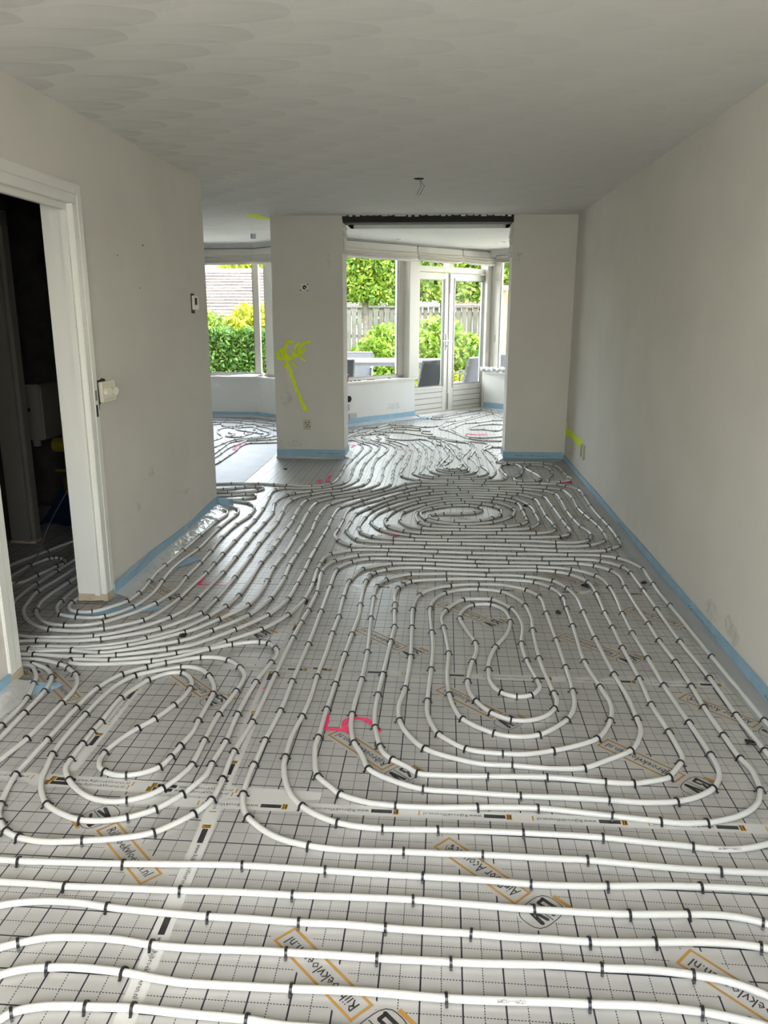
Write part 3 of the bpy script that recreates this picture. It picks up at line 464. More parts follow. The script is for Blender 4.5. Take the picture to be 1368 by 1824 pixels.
'hall5': [(-2.277,4.817,0),(-2.298,4.683,1),(-2.312,4.418,1),(-2.319,4.183,1),(-2.316,4.045,0),(-2.297,3.898,0),(-2.219,3.672,0),(-2.107,3.495,0),(-1.978,3.442,0),(-1.838,3.444,0),(-1.662,3.473,1),(-1.528,3.549,0),(-1.371,3.737,1),(-1.311,3.924,0),(-1.308,4.016,1),(-1.287,4.469,1),(-1.288,4.77,1),(-1.291,5.088,1),(-1.293,5.335,1),(-1.287,5.618,1),(-1.287,5.944,1),(-1.333,6.238,1),(-1.334,6.423,0),(-1.289,6.568,1),(-1.236,6.637,1),(-1.102,6.73,1),(-0.938,6.849,1),(-0.85,6.923,0),(-0.745,7.239,1),(-0.74,7.505,1),(-0.748,7.697,1),(-0.746,8.054,1),(-0.695,8.713,1),(-0.674,9.069,0),(-0.685,9.167,1),(-0.747,9.315,1),(-0.882,9.488,0),(-1.127,9.817,0)],
'hall6': [(-1.889,3.272,0),(-1.694,3.302,0),(-1.551,3.284,1),(-1.384,3.357,0),(-1.229,3.442,1),(-1.175,3.488,0),(-1.105,3.584,1),(-0.971,3.797,1),(-0.906,4.052,1),(-0.896,4.41,1),(-0.91,4.644,1),(-0.907,4.86,1),(-0.902,5.107,1),(-0.895,5.427,1),(-0.911,5.688,1),(-0.916,5.885,1),(-0.908,6.081,0),(-0.874,6.251,1),(-0.715,6.507,1),(-0.571,6.661,0),(-0.469,6.78,1),(-0.37,6.949,1),(-0.287,7.1,1),(-0.142,7.194,1),(0.159,7.193,1),(0.446,7.2,1),(0.744,7.203,1),(0.961,7.216,1),(1.118,7.188,1),(1.188,7.125,1),(1.276,6.995,1),(1.278,6.7,1),(1.269,6.368,1),(1.277,5.927,1),(1.287,5.738,1),(1.286,5.413,1),(1.28,5.309,0),(1.246,5.227,1),(1.178,5.157,1),(1.137,5.111,1),(1.01,5.09,0),(0.811,5.079,1),(0.6,5.097,1),(0.331,5.102,1),(-0.071,5.093,1),(-0.364,5.086,1),(-0.469,5.085,0),(-0.569,5.099,1),(-0.666,5.205,1),(-0.709,5.319,0),(-0.718,5.404,0),(-0.712,5.492,1),(-0.706,5.759,1),(-0.709,6.005,0),(-0.68,6.151,1),(-0.603,6.296,1),(-0.449,6.5,1),(-0.288,6.738,1),(-0.186,6.89,1),(-0.065,6.958,1),(0.198,6.987,1),(0.568,6.977,1),(0.782,6.975,1),(0.954,6.901,1),(1.043,6.789,1),(1.058,6.56,1),(1.049,6.172,1),(1.06,5.924,1),(1.08,5.708,1),(1.115,5.545,0),(1.107,5.459,1),(1.066,5.35,1),(0.982,5.29,0),(0.832,5.281,1),(0.695,5.298,0),(0.488,5.298,1),(0.088,5.274,1),(-0.144,5.273,1),(-0.292,5.285,1),(-0.441,5.328,1),(-0.534,5.43,1),(-0.562,5.542,1),(-0.56,5.701,0),(-0.545,5.842,1),(-0.509,6.06,1),(-0.404,6.295,1),(-0.25,6.516,1),(-0.061,6.701,1),(0.082,6.768,1),(0.284,6.795,1),(0.619,6.774,1),(0.714,6.745,1),(0.838,6.595,1),(0.858,6.313,1),(0.862,5.995,1),(0.885,5.72,1),(0.873,5.615,1),(0.823,5.54,0),(0.722,5.503,1),(0.44,5.488,1),(0.12,5.463,1),(-0.101,5.451,1),(-0.226,5.492,1),(-0.345,5.598,1),(-0.384,5.729,0),(-0.38,5.812,1),(-0.329,6.065,1),(-0.155,6.37,1),(0.046,6.532,1),(0.312,6.606,1),(0.494,6.585,1),(0.588,6.54,1),(0.676,6.429,1),(0.695,6.16,1),(0.698,5.953,1),(0.693,5.826,1),(0.631,5.735,1),(0.518,5.678,1),(0.223,5.637,1),(-0.03,5.654,1),(-0.12,5.736,1),(-0.152,5.887,0),(-0.145,6.034,1),(-0.082,6.208,0),(0.07,6.349,1),(0.24,6.418,1),(0.382,6.38,1),(0.477,6.299,1),(0.522,6.193,1),(0.505,6.01,1),(0.437,5.918,1),(0.339,5.826,1),(0.143,5.803,1),(0.025,5.83,1),(-0.04,5.895,0),(-0.044,5.947,1),(-0.004,5.985,1),(0.062,6.014,1),(0.202,6.031,1),(0.303,6.069,1),(0.366,6.15,1),(0.356,6.252,1),(0.278,6.31,1),(0.128,6.298,1),(-0.032,6.18,1),(-0.109,6.067,0),(-0.114,5.947,0),(-0.064,5.823,1),(0.06,5.741,0),(0.176,5.713,1),(0.429,5.786,1),(0.584,5.959,1),(0.624,6.094,0),(0.625,6.216,1),(0.476,6.464,1),(0.211,6.5,1),(0.056,6.447,0),(-0.087,6.304,1),(-0.253,6.04,1),(-0.277,5.877,0),(-0.266,5.765,1),(-0.204,5.635,0),(-0.098,5.575,1),(0.179,5.556,1),(0.483,5.579,1),(0.69,5.639,1),(0.777,5.797,1),(0.787,6.062,1),(0.767,6.348,1),(0.653,6.608,1),(0.535,6.684,1),(0.342,6.704,0),(0.179,6.677,1),(-0.016,6.59,0),(-0.142,6.5,1),(-0.383,6.137,1),(-0.454,5.98,0),(-0.489,5.776,0),(-0.483,5.707,1),(-0.398,5.516,1),(-0.174,5.372,1),(0.045,5.346,1),(0.361,5.382,1),(0.667,5.389,1),(0.881,5.43,1),(0.954,5.496,1),(0.984,5.585,0),(0.979,5.701,1),(0.969,5.889,1),(0.957,6.289,1),(0.949,6.484,0),(0.927,6.672,1),(0.768,6.841,1),(0.466,6.881,1),(0.212,6.883,1),(-0.03,6.834,1),(-0.241,6.676,1),(-0.352,6.536,1),(-0.547,6.156,1),(-0.625,5.952,1),(-0.642,5.695,1),(-0.652,5.535,0),(-0.641,5.447,1),(-0.546,5.249,1),(-0.448,5.21,0),(-0.287,5.195,1),(-0.061,5.19,1),(0.18,5.197,1),(0.582,5.187,1),(0.82,5.184,1),(1.05,5.223,1),(1.175,5.346,1),(1.212,5.443,0),(1.216,5.553,1),(1.211,5.732,1),(1.19,5.921,1),(1.172,6.077,1),(1.154,6.273,1),(1.169,6.621,1),(1.156,6.816,0),(1.124,6.956,1),(1.002,7.031,1),(0.776,7.084,1),(0.418,7.084,1),(0.101,7.09,1),(-0.146,7.039,1),(-0.272,6.93,1),(-0.413,6.747,0),(-0.627,6.427,1),(-0.697,6.305,0),(-0.78,6.153,1),(-0.801,5.794,1),(-0.796,5.55,1),(-0.8,5.312,1),(-0.804,4.994,1),(-0.804,4.758,1),(-0.798,4.542,1),(-0.801,4.305,1),(-0.807,4.048,1),(-0.869,3.808,1),(-0.993,3.603,1),(-1.15,3.406,0),(-1.252,3.347,1),(-1.464,3.264,1),(-1.602,3.24,1),(-1.848,3.244,1),(-1.91,3.247,0)],
'hall7': [(-2.004,3.384,0),(-1.913,3.4,1),(-1.75,3.408,0),(-1.612,3.439,1),(-1.477,3.509,0),(-1.37,3.588,1),(-1.257,3.752,0),(-1.226,3.807,1),(-1.205,4.018,1),(-1.193,4.387,1),(-1.196,4.808,1),(-1.205,5.095,1),(-1.2,5.329,1),(-1.194,5.652,1),(-1.213,5.965,1),(-1.233,6.23,0),(-1.218,6.381,1),(-1.154,6.543,0),(-1.094,6.601,1),(-0.975,6.721,0),(-0.846,6.788,1),(-0.761,6.891,0),(-0.671,7.017,1),(-0.637,7.226,1),(-0.631,7.468,1),(-0.648,7.815,1),(-0.641,8.367,1),(-0.587,8.699,1),(-0.571,9.005,1),(-0.671,9.321,1),(-0.794,9.469,0),(-0.945,9.787,0)],
'hall8': [(-2.538,4.187,0),(-2.423,4.203,0),(-2.392,4.333,1),(-2.357,4.511,1),(-2.341,4.563,1),(-2.363,4.639,1),(-2.412,4.681,1),(-2.451,4.678,1),(-2.477,4.656,1),(-2.527,4.512,1),(-2.535,4.392,0),(-2.523,4.221,0),(-2.35,3.741,0),(-2.014,3.326,0),(-1.83,3.337,1),(-1.652,3.345,0),(-1.502,3.397,0),(-1.397,3.467,1),(-1.284,3.567,0),(-1.227,3.653,0),(-1.177,3.758,1),(-1.123,3.917,1),(-1.093,4.087,1),(-1.099,4.677,1),(-1.095,4.898,1),(-1.089,5.004,1),(-1.089,5.184,1),(-1.089,5.476,1),(-1.089,5.701,1),(-1.099,5.856,1),(-1.109,6.143,1),(-1.088,6.391,1),(-0.915,6.616,1),(-0.69,6.781,1),(-0.594,6.924,0),(-0.534,7.088,1),(-0.521,7.454,1),(-0.537,7.805,1),(-0.52,8.152,1),(-0.49,8.53,1),(-0.471,8.754,1),(-0.478,9.061,1),(-0.57,9.33,1),(-0.691,9.477,0),(-0.989,9.875,0)],
'hall9': [(-1.999,3.298,0),(-1.9,3.299,1),(-1.695,3.305,1),(-1.576,3.326,0),(-1.454,3.373,1),(-1.349,3.45,0),(-1.233,3.553,1),(-1.204,3.579,0),(-1.11,3.732,1),(-1.006,3.943,1),(-0.982,4.182,0),(-0.989,4.347,1),(-1,4.591,1),(-0.99,4.844,1),(-0.987,5.112,0),(-0.994,5.333,1),(-1.001,5.587,1),(-1.013,5.981,1),(-0.993,6.314,1),(-0.88,6.501,1),(-0.716,6.631,0),(-0.58,6.76,1),(-0.427,7.036,1),(-0.418,7.33,1),(-0.424,7.513,1),(-0.43,7.687,1),(-0.427,8.08,1),(-0.399,8.345,1),(-0.381,8.517,1),(-0.356,8.81,1),(-0.42,9.179,1),(-0.569,9.445,1),(-0.71,9.502,1),(-0.824,9.618,0)],
'hall10': [(-2.684,4.363,0),(-2.636,4.579,0),(-2.57,4.816,1),(-2.495,5.098,0),(-2.455,5.282,0)],
'entry': [(-2.127,6.969,0),(-2.013,6.97,0),(-1.891,6.992,1),(-1.64,7.008,1),(-1.489,6.98,1),(-1.368,6.961,1),(-1.135,6.94,1),(-0.98,7.061,1),(-0.94,7.332,1),(-0.937,7.646,1),(-0.941,7.922,1),(-0.914,8.241,1),(-0.895,8.496,1),(-0.868,9.029,1),(-0.907,9.26,1),(-0.971,9.348,0)],
'stub': [(-2.053,6.718,0),(-1.944,6.739,0),(-1.905,6.753,1),(-1.807,6.8,1),(-1.734,6.852,1),(-1.641,6.879,1),(-1.577,6.865,0),(-1.553,6.8,1),(-1.588,6.721,1),(-1.717,6.662,0),(-1.831,6.634,1),(-1.916,6.639,0),(-2.029,6.637,0)],
'stub2': [(-1.978,6.463,0),(-1.87,6.486,0),(-1.771,6.53,1),(-1.658,6.575,1),(-1.583,6.573,0),(-1.556,6.525,0),(-1.556,6.475,1),(-1.638,6.392,1),(-1.73,6.357,0),(-1.82,6.364,0),(-1.952,6.374,0)],
'nook': [(-0.634,9.645,0),(-0.514,9.535,1),(-0.343,9.246,1),(-0.293,8.885,1),(-0.304,8.523,1),(-0.312,8.332,1),(-0.319,8.05,1),(-0.344,7.802,1),(-0.352,7.57,1),(-0.323,7.42,1),(-0.154,7.28,1),(0.108,7.282,1),(0.345,7.278,1),(0.461,7.304,1),(0.635,7.382,1),(0.684,7.534,0),(0.667,7.652,1),(0.647,7.901,1),(0.675,8.073,1),(0.733,8.167,1),(0.81,8.173,1),(0.865,8.031,0),(0.862,7.846,1),(0.817,7.613,1),(0.744,7.449,1),(0.758,7.35,0),(0.815,7.326,1),(0.928,7.335,1),(0.989,7.41,1),(0.994,7.559,0),(0.956,7.728,1),(0.908,7.922,1),(0.914,8.054,0),(0.972,8.155,1),(1.11,8.07,1),(1.153,7.833,1),(1.133,7.638,1),(1.057,7.4,0),(1.066,7.314,1),(1.159,7.303,1),(1.259,7.384,1),(1.289,7.5,0),(1.267,7.581,1),(1.264,7.788,1),(1.223,8.137,1),(1.129,8.247,1),(0.926,8.27,1),(0.744,8.255,1),(0.641,8.267,1),(0.647,8.452,1),(0.639,8.623,1),(0.613,8.821,1),(0.574,9.028,1),(0.544,9.146,0),(0.618,9.429,0),(0.573,9.53,0),(0.253,9.664,0),(-0.026,9.951,1),(-0.135,10.029,0)],
'bay1': [(-0.326,9.562,0),(-0.283,9.328,1),(-0.216,8.986,1),(-0.19,8.778,1),(-0.192,8.532,1),(-0.21,8.217,1),(-0.212,7.887,1),(-0.227,7.587,1),(-0.148,7.451,0),(-0.029,7.377,1),(0.216,7.381,1),(0.329,7.373,1),(0.507,7.453,1),(0.578,7.663,1),(0.596,7.897,0),(0.58,8.242,1),(0.533,8.792,1),(0.527,8.976,1),(0.599,9.116,0),(0.651,9.229,1),(0.72,9.21,1),(0.771,9.239,0)],
'bay2': [(-0.257,9.567,0),(-0.154,9.187,1),(-0.126,8.946,1),(-0.118,8.715,1),(-0.109,8.39,1),(-0.13,7.931,1),(-0.158,7.593,1),(-0.119,7.514,1),(0.025,7.448,1),(0.217,7.447,1),(0.394,7.494,1),(0.501,7.639,1),(0.516,7.781,0),(0.469,8.018,1),(0.463,8.479,1),(0.45,8.695,1),(0.438,8.969,0),(0.367,8.557,1),(0.331,8.426,0)],
'bay3': [(-0.215,9.625,0),(-0.079,9.119,1),(-0.037,8.906,1),(-0.053,8.479,1),(-0.061,8.189,1),(-0.083,7.935,1),(-0.045,7.683,1),(0.049,7.568,0),(0.148,7.552,1),(0.261,7.568,0),(0.371,7.663,1),(0.423,7.939,1),(0.412,8.188,0),(0.369,8.514,1),(0.385,8.734,1),(0.449,9.114,1),(0.414,9.49,1),(0.242,9.582,1),(-0.025,9.808,1),(-0.15,9.854,0)],
'bay4': [(-0.112,9.689,0),(-0.054,9.531,1),(-0.001,9.174,1),(0.036,8.796,1),(0.043,8.403,1),(0.017,8.196,1),(-0.007,7.998,1),(0.01,7.795,1),(0.091,7.676,0),(0.177,7.641,1),(0.304,7.729,1),(0.328,7.912,1),(0.3,8.259,0),(0.272,8.463,1),(0.296,8.638,1),(0.366,8.963,1),(0.405,9.258,1),(0.384,9.461,1),(0.253,9.664,0),(0.107,9.819,1)],
'bay5': [(-0.007,9.643,0),(0.049,9.539,1),(0.093,9.036,1),(0.13,8.758,1),(0.125,8.602,1),(0.088,8.364,0),(0.035,8.059,1),(0.017,7.906,0),(0.056,7.817,0),(0.13,7.768,1),(0.239,7.788,1),(0.302,7.873,1),(0.29,8.061,0),(0.262,8.379,1),(0.228,8.545,1),(0.201,8.949,1),(0.145,9.338,1),(0.096,9.57,1),(0.027,9.7,0)],
'bay6': [(0.079,9.65,0),(0.122,9.545,1),(0.236,9.269,1),(0.275,9.027,1),(0.26,8.769,1),(0.259,8.548,1),(0.272,8.338,1),(0.257,8.058,1),(0.209,7.866,1),(0.163,7.833,1),(0.106,7.857,1),(0.075,7.986,1),(0.109,8.163,1),(0.152,8.308,1),(0.179,8.585,1),(0.157,8.969,1),(0.102,9.233,1),(0.048,9.304,1),(-0.049,9.425,0)],
'door1': [(-0.146,11.707,1),(-0.079,11.899,1),(0.069,11.945,1),(0.29,12.373,1),(0.509,12.662,1),(0.706,12.895,1),(0.799,12.827,1),(0.864,12.603,1),(0.943,12.475,0)],
'door2': [(-0.088,11.673,1),(0.032,11.644,1),(0.337,12.035,1),(0.643,12.404,1),(0.695,12.365,0),(0.515,11.951,1),(0.252,11.47,1),(0.128,11.383,1),(-0.012,10.903,1),(-0.167,10.821,1),(-0.323,10.841,0)],
'door3': [(0.978,11.926,0),(0.86,12.38,1),(0.746,12.197,1),(0.418,11.561,1),(0.217,11.206,1),(0.075,10.841,1),(0.029,10.669,1),(0.135,10.515,1),(0.239,10.272,1),(0.415,9.845,1),(0.617,9.695,1),(0.788,9.682,1)],
'door4': [(0.954,11.607,0),(0.808,11.579,1),(0.55,11.308,1),(0.397,11.244,1),(0.25,10.856,1),(0.199,10.684,1),(0.225,10.522,0),(0.369,10.042,1),(0.541,9.912,1),(0.834,10.053,0)],
'door5': [(0.919,11.159,0),(0.782,11.183,1),(0.578,11.058,1),(0.439,10.737,1),(0.459,10.64,0),(0.625,10.654,1),(0.778,10.537,1),(0.884,10.709,1)],
'sill1': [(-1.201,10.305,0),(-1.118,10.281,1),(-1.071,10.509,1),(-1.011,10.68,1),(-0.831,10.729,1),(-0.677,11.057,1),(-0.582,10.958,1),(-0.365,10.942,1),(-0.167,10.821,1),(-0.062,10.85,0)],
'sill2': [(-1.149,9.856,0),(-1.039,10.194,1),(-0.855,10.43,1),(-0.629,10.747,1),(-0.476,10.794,1),(-0.236,10.68,1),(-0.189,10.266,1),(-0.057,10.155,0)],
'sill3': [(-1.114,9.55,0),(-1.029,9.656,1),(-1.067,9.805,1),(-1.063,9.939,1),(-0.933,10.142,1),(-0.832,10.368,1),(-0.633,10.417,1),(-0.581,10.584,1),(-0.423,10.564,1),(-0.231,10.483,1),(-0.059,10.402,0)],
'sill4': [(-0.911,9.301,0),(-0.849,9.71,1),(-0.902,9.706,1),(-0.945,9.931,1),(-0.934,10.051,0),(-0.864,10.087,1),(-0.681,10.287,1),(-0.593,10.294,1),(-0.439,10.276,1),(-0.3,10.135,0),(-0.055,9.948,0)],
'sill5': [(-0.803,9.576,0),(-0.709,9.722,1),(-0.764,9.917,1),(-0.755,10.096,1),(-0.691,10.102,1),(-0.628,10.047,1),(-0.65,9.898,1),(-0.608,9.787,1),(-0.373,9.667,0),(-0.218,9.735,1),(-0.052,9.639,0)],
'left1': [(-2.338,7.659,0),(-2.301,7.967,0),(-2.297,8.047,1),(-2.295,8.425,1),(-2.293,8.71,1),(-2.314,9.007,1),(-2.294,9.201,1),(-2.246,9.268,1),(-2.057,9.31,1),(-1.852,9.38,0)],
'left2': [(-2.426,7.956,0),(-2.414,8.328,0),(-2.414,8.526,1),(-2.428,8.85,1),(-2.405,9.064,1),(-2.372,9.205,1),(-2.336,9.447,1),(-2.222,9.484,1),(-2.074,9.551,1),(-1.949,9.702,0)],
'left3': [(-2.508,8.235,0),(-2.489,8.61,0),(-2.497,8.726,1),(-2.507,9.066,1),(-2.508,9.298,1),(-2.46,9.383,1),(-2.341,9.557,1),(-2.165,9.684,1),(-2.089,9.835,1),(-2.024,9.989,0)],
'left4': [(-2.676,8.806,0),(-2.604,9.007,0),(-2.581,9.214,1),(-2.512,9.515,1),(-2.336,9.67,1),(-2.238,9.793,1),(-2.187,9.975,1),(-2.2,10.126,1),(-2.35,10.335,1),(-2.539,10.617,0),(-2.675,10.571,1),(-2.702,10.37,1),(-2.542,10.222,1),(-2.361,10.094,1),(-2.266,9.998,1)],
'left5': [(-2.806,9.247,0),(-2.737,9.512,1),(-2.723,9.723,0),(-2.79,9.882,1),(-2.87,10.038,0),(-2.929,10.285,1),(-2.916,10.483,0),(-2.852,10.556,1),(-2.779,10.482,1),(-2.786,10.699,1),(-2.697,10.882,1),(-2.597,10.905,1)],
'left6': [(-2.719,10.051,1),(-2.62,9.938,1),(-2.678,9.756,1),(-2.592,9.722,1),(-2.484,9.743,1),(-2.462,9.892,1),(-2.416,10.046,1),(-2.516,10.038,1)],
'left7': [(-3.264,11.015,0),(-3.184,11.037,1),(-3.055,11.092,1),(-2.801,11.018,1),(-2.593,10.891,1),(-2.415,10.765,1),(-2.279,10.777,1),(-2.168,10.717,0)],
'left8': [(-3.361,11.348,0),(-3.082,11.31,1),(-2.835,11.262,1),(-2.645,11.203,1),(-2.427,11.051,1),(-2.202,10.889,0)],
'left9': [(-3.193,10.769,0),(-3.056,10.887,1),(-2.975,10.682,1),(-2.782,10.644,1),(-2.684,10.604,1)],
'left10': [(-2.452,10.326,1),(-2.497,10.689,1),(-2.34,10.6,0),(-2.181,10.349,1),(-2.084,10.293,0)]}
LAB = {
'fore1': 'white heating pipe cut off by the bottom left corner, nearest to the camera',
'fore2': 'second white heating pipe from the bottom of the photo, marked 072M in tiny black print',
'fore3': 'third white heating pipe from the bottom, bending down across an orange label at the right',
'fore4': 'fourth white heating pipe from the bottom, arched at the left and dipping at the right',
'fore5': 'fifth white heating pipe from the bottom, crossing the round logo nearest the middle',
'fore6': 'sixth white heating pipe from the bottom, almost straight across the foreground',
'main': 'very long white heating pipe forming the keyhole spiral right and the small loop left',
'sbend': 'white heating pipe with an S bend between the doorway foot and the small left loop',
'corner1': 'white heating pipe beside the blue foam at the near doorway foot, next to the wall',
'corner2': 'second white heating pipe out of the blue foam at the near doorway foot',
'hall1': 'white heating pipe hugging the far doorway foot, innermost of the turn',
'hall2': 'second white heating pipe round the far doorway foot, ending at the wall corner',
'hall3': 'third white heating pipe round the far doorway foot, going behind the wall corner',
'hall4': 'fourth white heating pipe round the far doorway foot, running on through the opening',
'hall5': 'fifth white heating pipe from the doorway, climbing past the far wall corner to the opening',
'hall6': 'very long white heating pipe forming the wide oval spiral before the opening',
'hall7': 'sixth white heating pipe from the doorway, running up to the opening',
'hall8': 'white heating pipe with a small hairpin in the dark hall, running to the opening',
'hall9': 'white heating pipe running beside the wide oval spiral to the opening',
'hall10': 'white heating pipe lying farthest back in the dark hall by the blue film',
'entry': 'white heating pipe coming straight from behind the left wall corner to the opening',
'stub': 'upper of two flat white pipe hairpins sticking out behind the left wall corner',
'stub2': 'lower of two flat white pipe hairpins sticking out behind the left wall corner',
'nook': 'white heating pipe winding in tight waves between the right pier and right wall',
'bay1': 'outermost white pipe curve of the round loop in the opening',
'bay2': 'second curve of the round loop in the opening, ending beside the right pier',
'bay3': 'third curve of the round loop of white pipes in the opening',
'bay4': 'fourth curve of the round loop of white pipes in the opening',
'bay5': 'fifth curve of the round loop of white pipes in the opening',
'bay6': 'innermost curve of the round loop of white pipes in the opening',
'door1': 'white heating pipe lying closest to the garden doors',
'door2': 'second white heating pipe in front of the garden doors, turning back at their right end',
'door3': 'white heating pipe making a wide flat hairpin before the garden doors',
'door4': 'white heating pipe making the middle hairpin before the garden doors',
'door5': 'white heating pipe making the small inner hairpin before the garden doors',
'sill1': 'white heating pipe lying closest to the low wall under the garden window',
'sill2': 'second white heating pipe below the low wall of the garden window',
'sill3': 'white heating pipe with a left turning bend below the garden window, largest of three',
'sill4': 'white heating pipe with a left turning bend below the garden window, middle of three',
'sill5': 'white heating pipe with a left turning bend below the garden window, smallest of three',
'left1': 'white heating pipe along the pink line beside the plain silver foil',
'left2': 'second white heating pipe beyond the pink line left of the column',
'left3': 'third white heating pipe beyond the pink line left of the column',
'left4': 'white heating pipe folding back in an S beyond the silver foil left of the column',
'left5': 'white heating pipe with a small bend near the left wall edge below the hedge window',
'left6': 'short inner white heating pipe loop left of the column',
'left7': 'white heating pipe second from the low wall below the hedge window',
'left8': 'white heating pipe closest to the low wall below the hedge window',
'left9': 'short white heating pipe third from the low wall below the hedge window',
'left10': 'short white heating pipe beside the column at the slanted low wall'}
RP, ZP = .0095, .0107
CLIPS = []
for k, pts in PIPES.items():
    far = k[:3] in ('bay', 'doo', 'sil', 'lef')
    C = catmull(pts, .03 if far else .016)
    pp = []
    for c in C:                                  # thin out straight stretches
        if len(pp) > 1 and len(pp) < len(C)-1 and (c-pp[-1]).length < .05 and (pp[-1]-pp[-2]).angle(c-pp[-1], 0) < .035: continue
        if not pp or (c-pp[-1]).length > 1e-4: pp.append(c)
    o = MB().tube([(c.x, c.y, ZP) for c in pp], RP, 8 if far else 12).obj('heating_pipe', 'pipe', smooth=True, label=LAB[k], cat='pipe')
    if k == 'main': main_pipe = o
    if k == 'fore2': fore2 = o
    if k == 'fore3': fore3 = o
    for i, p in enumerate(pts):
        if p[2]:
            a = pts[max(i-1, 0)]; b_ = pts[min(i+1, len(pts)-1)]
            v1 = Vector((p[0]-a[0], p[1]-a[1])); v2 = Vector((b_[0]-p[0], b_[1]-p[1]))
            d = (v1.normalized()+v2.normalized()) if v1.length > 1e-4 and v2.length > 1e-4 else v1+v2
            CLIPS.append((p[0], p[1], math.atan2(d.y, d.x), k))
def clip_mesh():
    path = [(-.0215, .0045), (-.0165, .0016), (-.0126, .0060)]+[(-.0115*math.cos(a), ZP+.0113*math.sin(a)) for a in [math.pi*k/7 for k in range(0, 8)]]+[(.0126, .0060), (.0165, .0016), (.0215, .0045)]
    mb = MB(); vs = []; n = len(path); w_ = .0036
    for i, (a, b) in enumerate(path):
        p0 = path[max(i-1, 0)]; p1 = path[min(i+1, n-1)]; dx, dz = p1[0]-p0[0], p1[1]-p0[1]; l = math.hypot(dx, dz); nx, nz = -dz/l, dx/l
        if i in (0, n-1): hw = w_*.55
        else: hw = w_
        for sgn, tt in ((-1, 0), (1, 0), (1, 1), (-1, 1)): vs.append((sgn*hw, a+nx*.0030*tt, b+nz*.0030*tt))
    fs = [(0, 1, 2, 3), tuple((n-1)*4+k for k in (3, 2, 1, 0))]
    for i in range(n-1):
        for k in range(4): fs.append((i*4+k, (i+1)*4+k, (i+1)*4+(k+1) % 4, i*4+(k+1) % 4))
    mb.add(vs, fs); return mb
cmb = clip_mesh(); cme = cmb.mesh('pipe_clip', 'black')
def vis(c):
    q = Vector((c[0], c[1], 0))-Vector((0, 0, HC)); zc = q.dot(fw)
    if zc < .3: return 99
    x = 684+FPX*q.dot(r2)/zc; y = 912+FPX*q.dot(d2)/zc
    return zc if -5 < x < 1373 and y < 1832 else 50+zc
CLIPS.sort(key=vis); rnd = random.Random(3)
ORD = 'first second third fourth fifth sixth seventh eighth ninth tenth eleventh twelfth'.split()
WHERE = {'fore1': 'the lowest foreground pipe', 'fore2': 'the second foreground pipe from the bottom', 'fore3': 'the third foreground pipe from the bottom', 'fore4': 'the fourth foreground pipe from the bottom', 'fore5': 'the fifth foreground pipe from the bottom', 'fore6': 'the sixth foreground pipe from the bottom', 'main': 'the pipe of the keyhole spiral', 'loop': 'the small left loop of pipe', 'sbend': 'the S bent pipe at the near doorway foot', 'corner1': 'the pipe nearest the near doorway foot', 'corner2': 'the second pipe from the near doorway foot', 'hall1': 'the innermost pipe round the far doorway foot', 'hall2': 'the second pipe round the far doorway foot', 'hall3': 'the third pipe round the far doorway foot', 'hall4': 'the fourth pipe round the far doorway foot', 'hall5': 'the fifth pipe from the doorway', 'hall6': 'the long pipe of the wide oval spiral', 'hall7': 'the sixth pipe from the doorway', 'hall8': 'the pipe with a hairpin in the hall', 'hall9': 'the pipe beside the oval spiral', 'hall10': 'the pipe farthest back in the hall'}
def imx(c):
    q = Vector((c[0], c[1], 0))-Vector((0, 0, HC)); zc = q.dot(fw); return (684+FPX*q.dot(r2)/zc, 912+FPX*q.dot(d2)/zc)
near = CLIPS[:300]; seen = {}
for c in near: seen.setdefault('loop' if c[3] == 'main' and c[0] < -.72 and c[1] > 1.9 else c[3], []).append(c)
for k, cs in seen.items():
    across = k.startswith('fore'); cs.sort(key=lambda c: imx(c)[0] if across else -imx(c)[1])
    for i, (x, y, a, _) in enumerate(cs):
        if k in WHERE and len(cs) <= 12: lb = '%s black clip %s on %s' % (ORD[i], 'from left' if across else 'up', WHERE[k]); gr = None
        elif k in WHERE: lb = 'one of the black clips on '+WHERE[k]; gr = 'black clips on '+WHERE[k]
        else: lb = 'one of the small black clips on the white pipes by the doorway'; gr = 'black clips by the doorway'
        o = link('pipe_clip', cme, None, lb, 'clip', 'black clips on '+WHERE[k] if k in WHERE else gr)
        o.location = (x, y, 0); o.rotation_euler = (0, 0, a+rnd.uniform(-.12, .12))
rest = MB()
for x, y, a, _ in CLIPS[300:]:
    c_, s_ = math.cos(a), math.sin(a); rest.add([(x+p[0]*c_-p[1]*s_, y+p[0]*s_+p[1]*c_, p[2]) for p in cmb.v], cmb.f)
rest.obj('pipe_clips', 'black', label='smaller black clips over the pipes in the far half of the floor', cat='clips', kind='stuff')
def pipe_print(body, x0, y0, x1, y1, par):
    a = Vector((x0, y0)); b_ = Vector((x1, y1)); d = (b_-a).normalized(); s_ = Vector((-d.y, d.x)); c0 = (a+b_)/2; mb = MB()
    def place(u, v):                                    # wrapped on the camera side of the pipe
        th = math.radians(52)-v/RP; q = c0-d*u-s_*((RP+.0004)*math.cos(th))
        return (q.x, q.y, ZP+(RP+.0004)*math.sin(th))
    put_text(mb, body, (b_-a).length, 0, place, 0, .0075, flip=False)
    mb.obj('printed_mark', 'ink', par)
pipe_print('072M<—>528M', 0.164, 1.492, 0.229, 1.494, fore2)
pipe_print('014M<—>586M', 0.652, 1.603, 0.714, 1.592, fore3)
pipe_print('119M<—>481M', 0.855, 2.073, 0.921, 2.077, main_pipe)
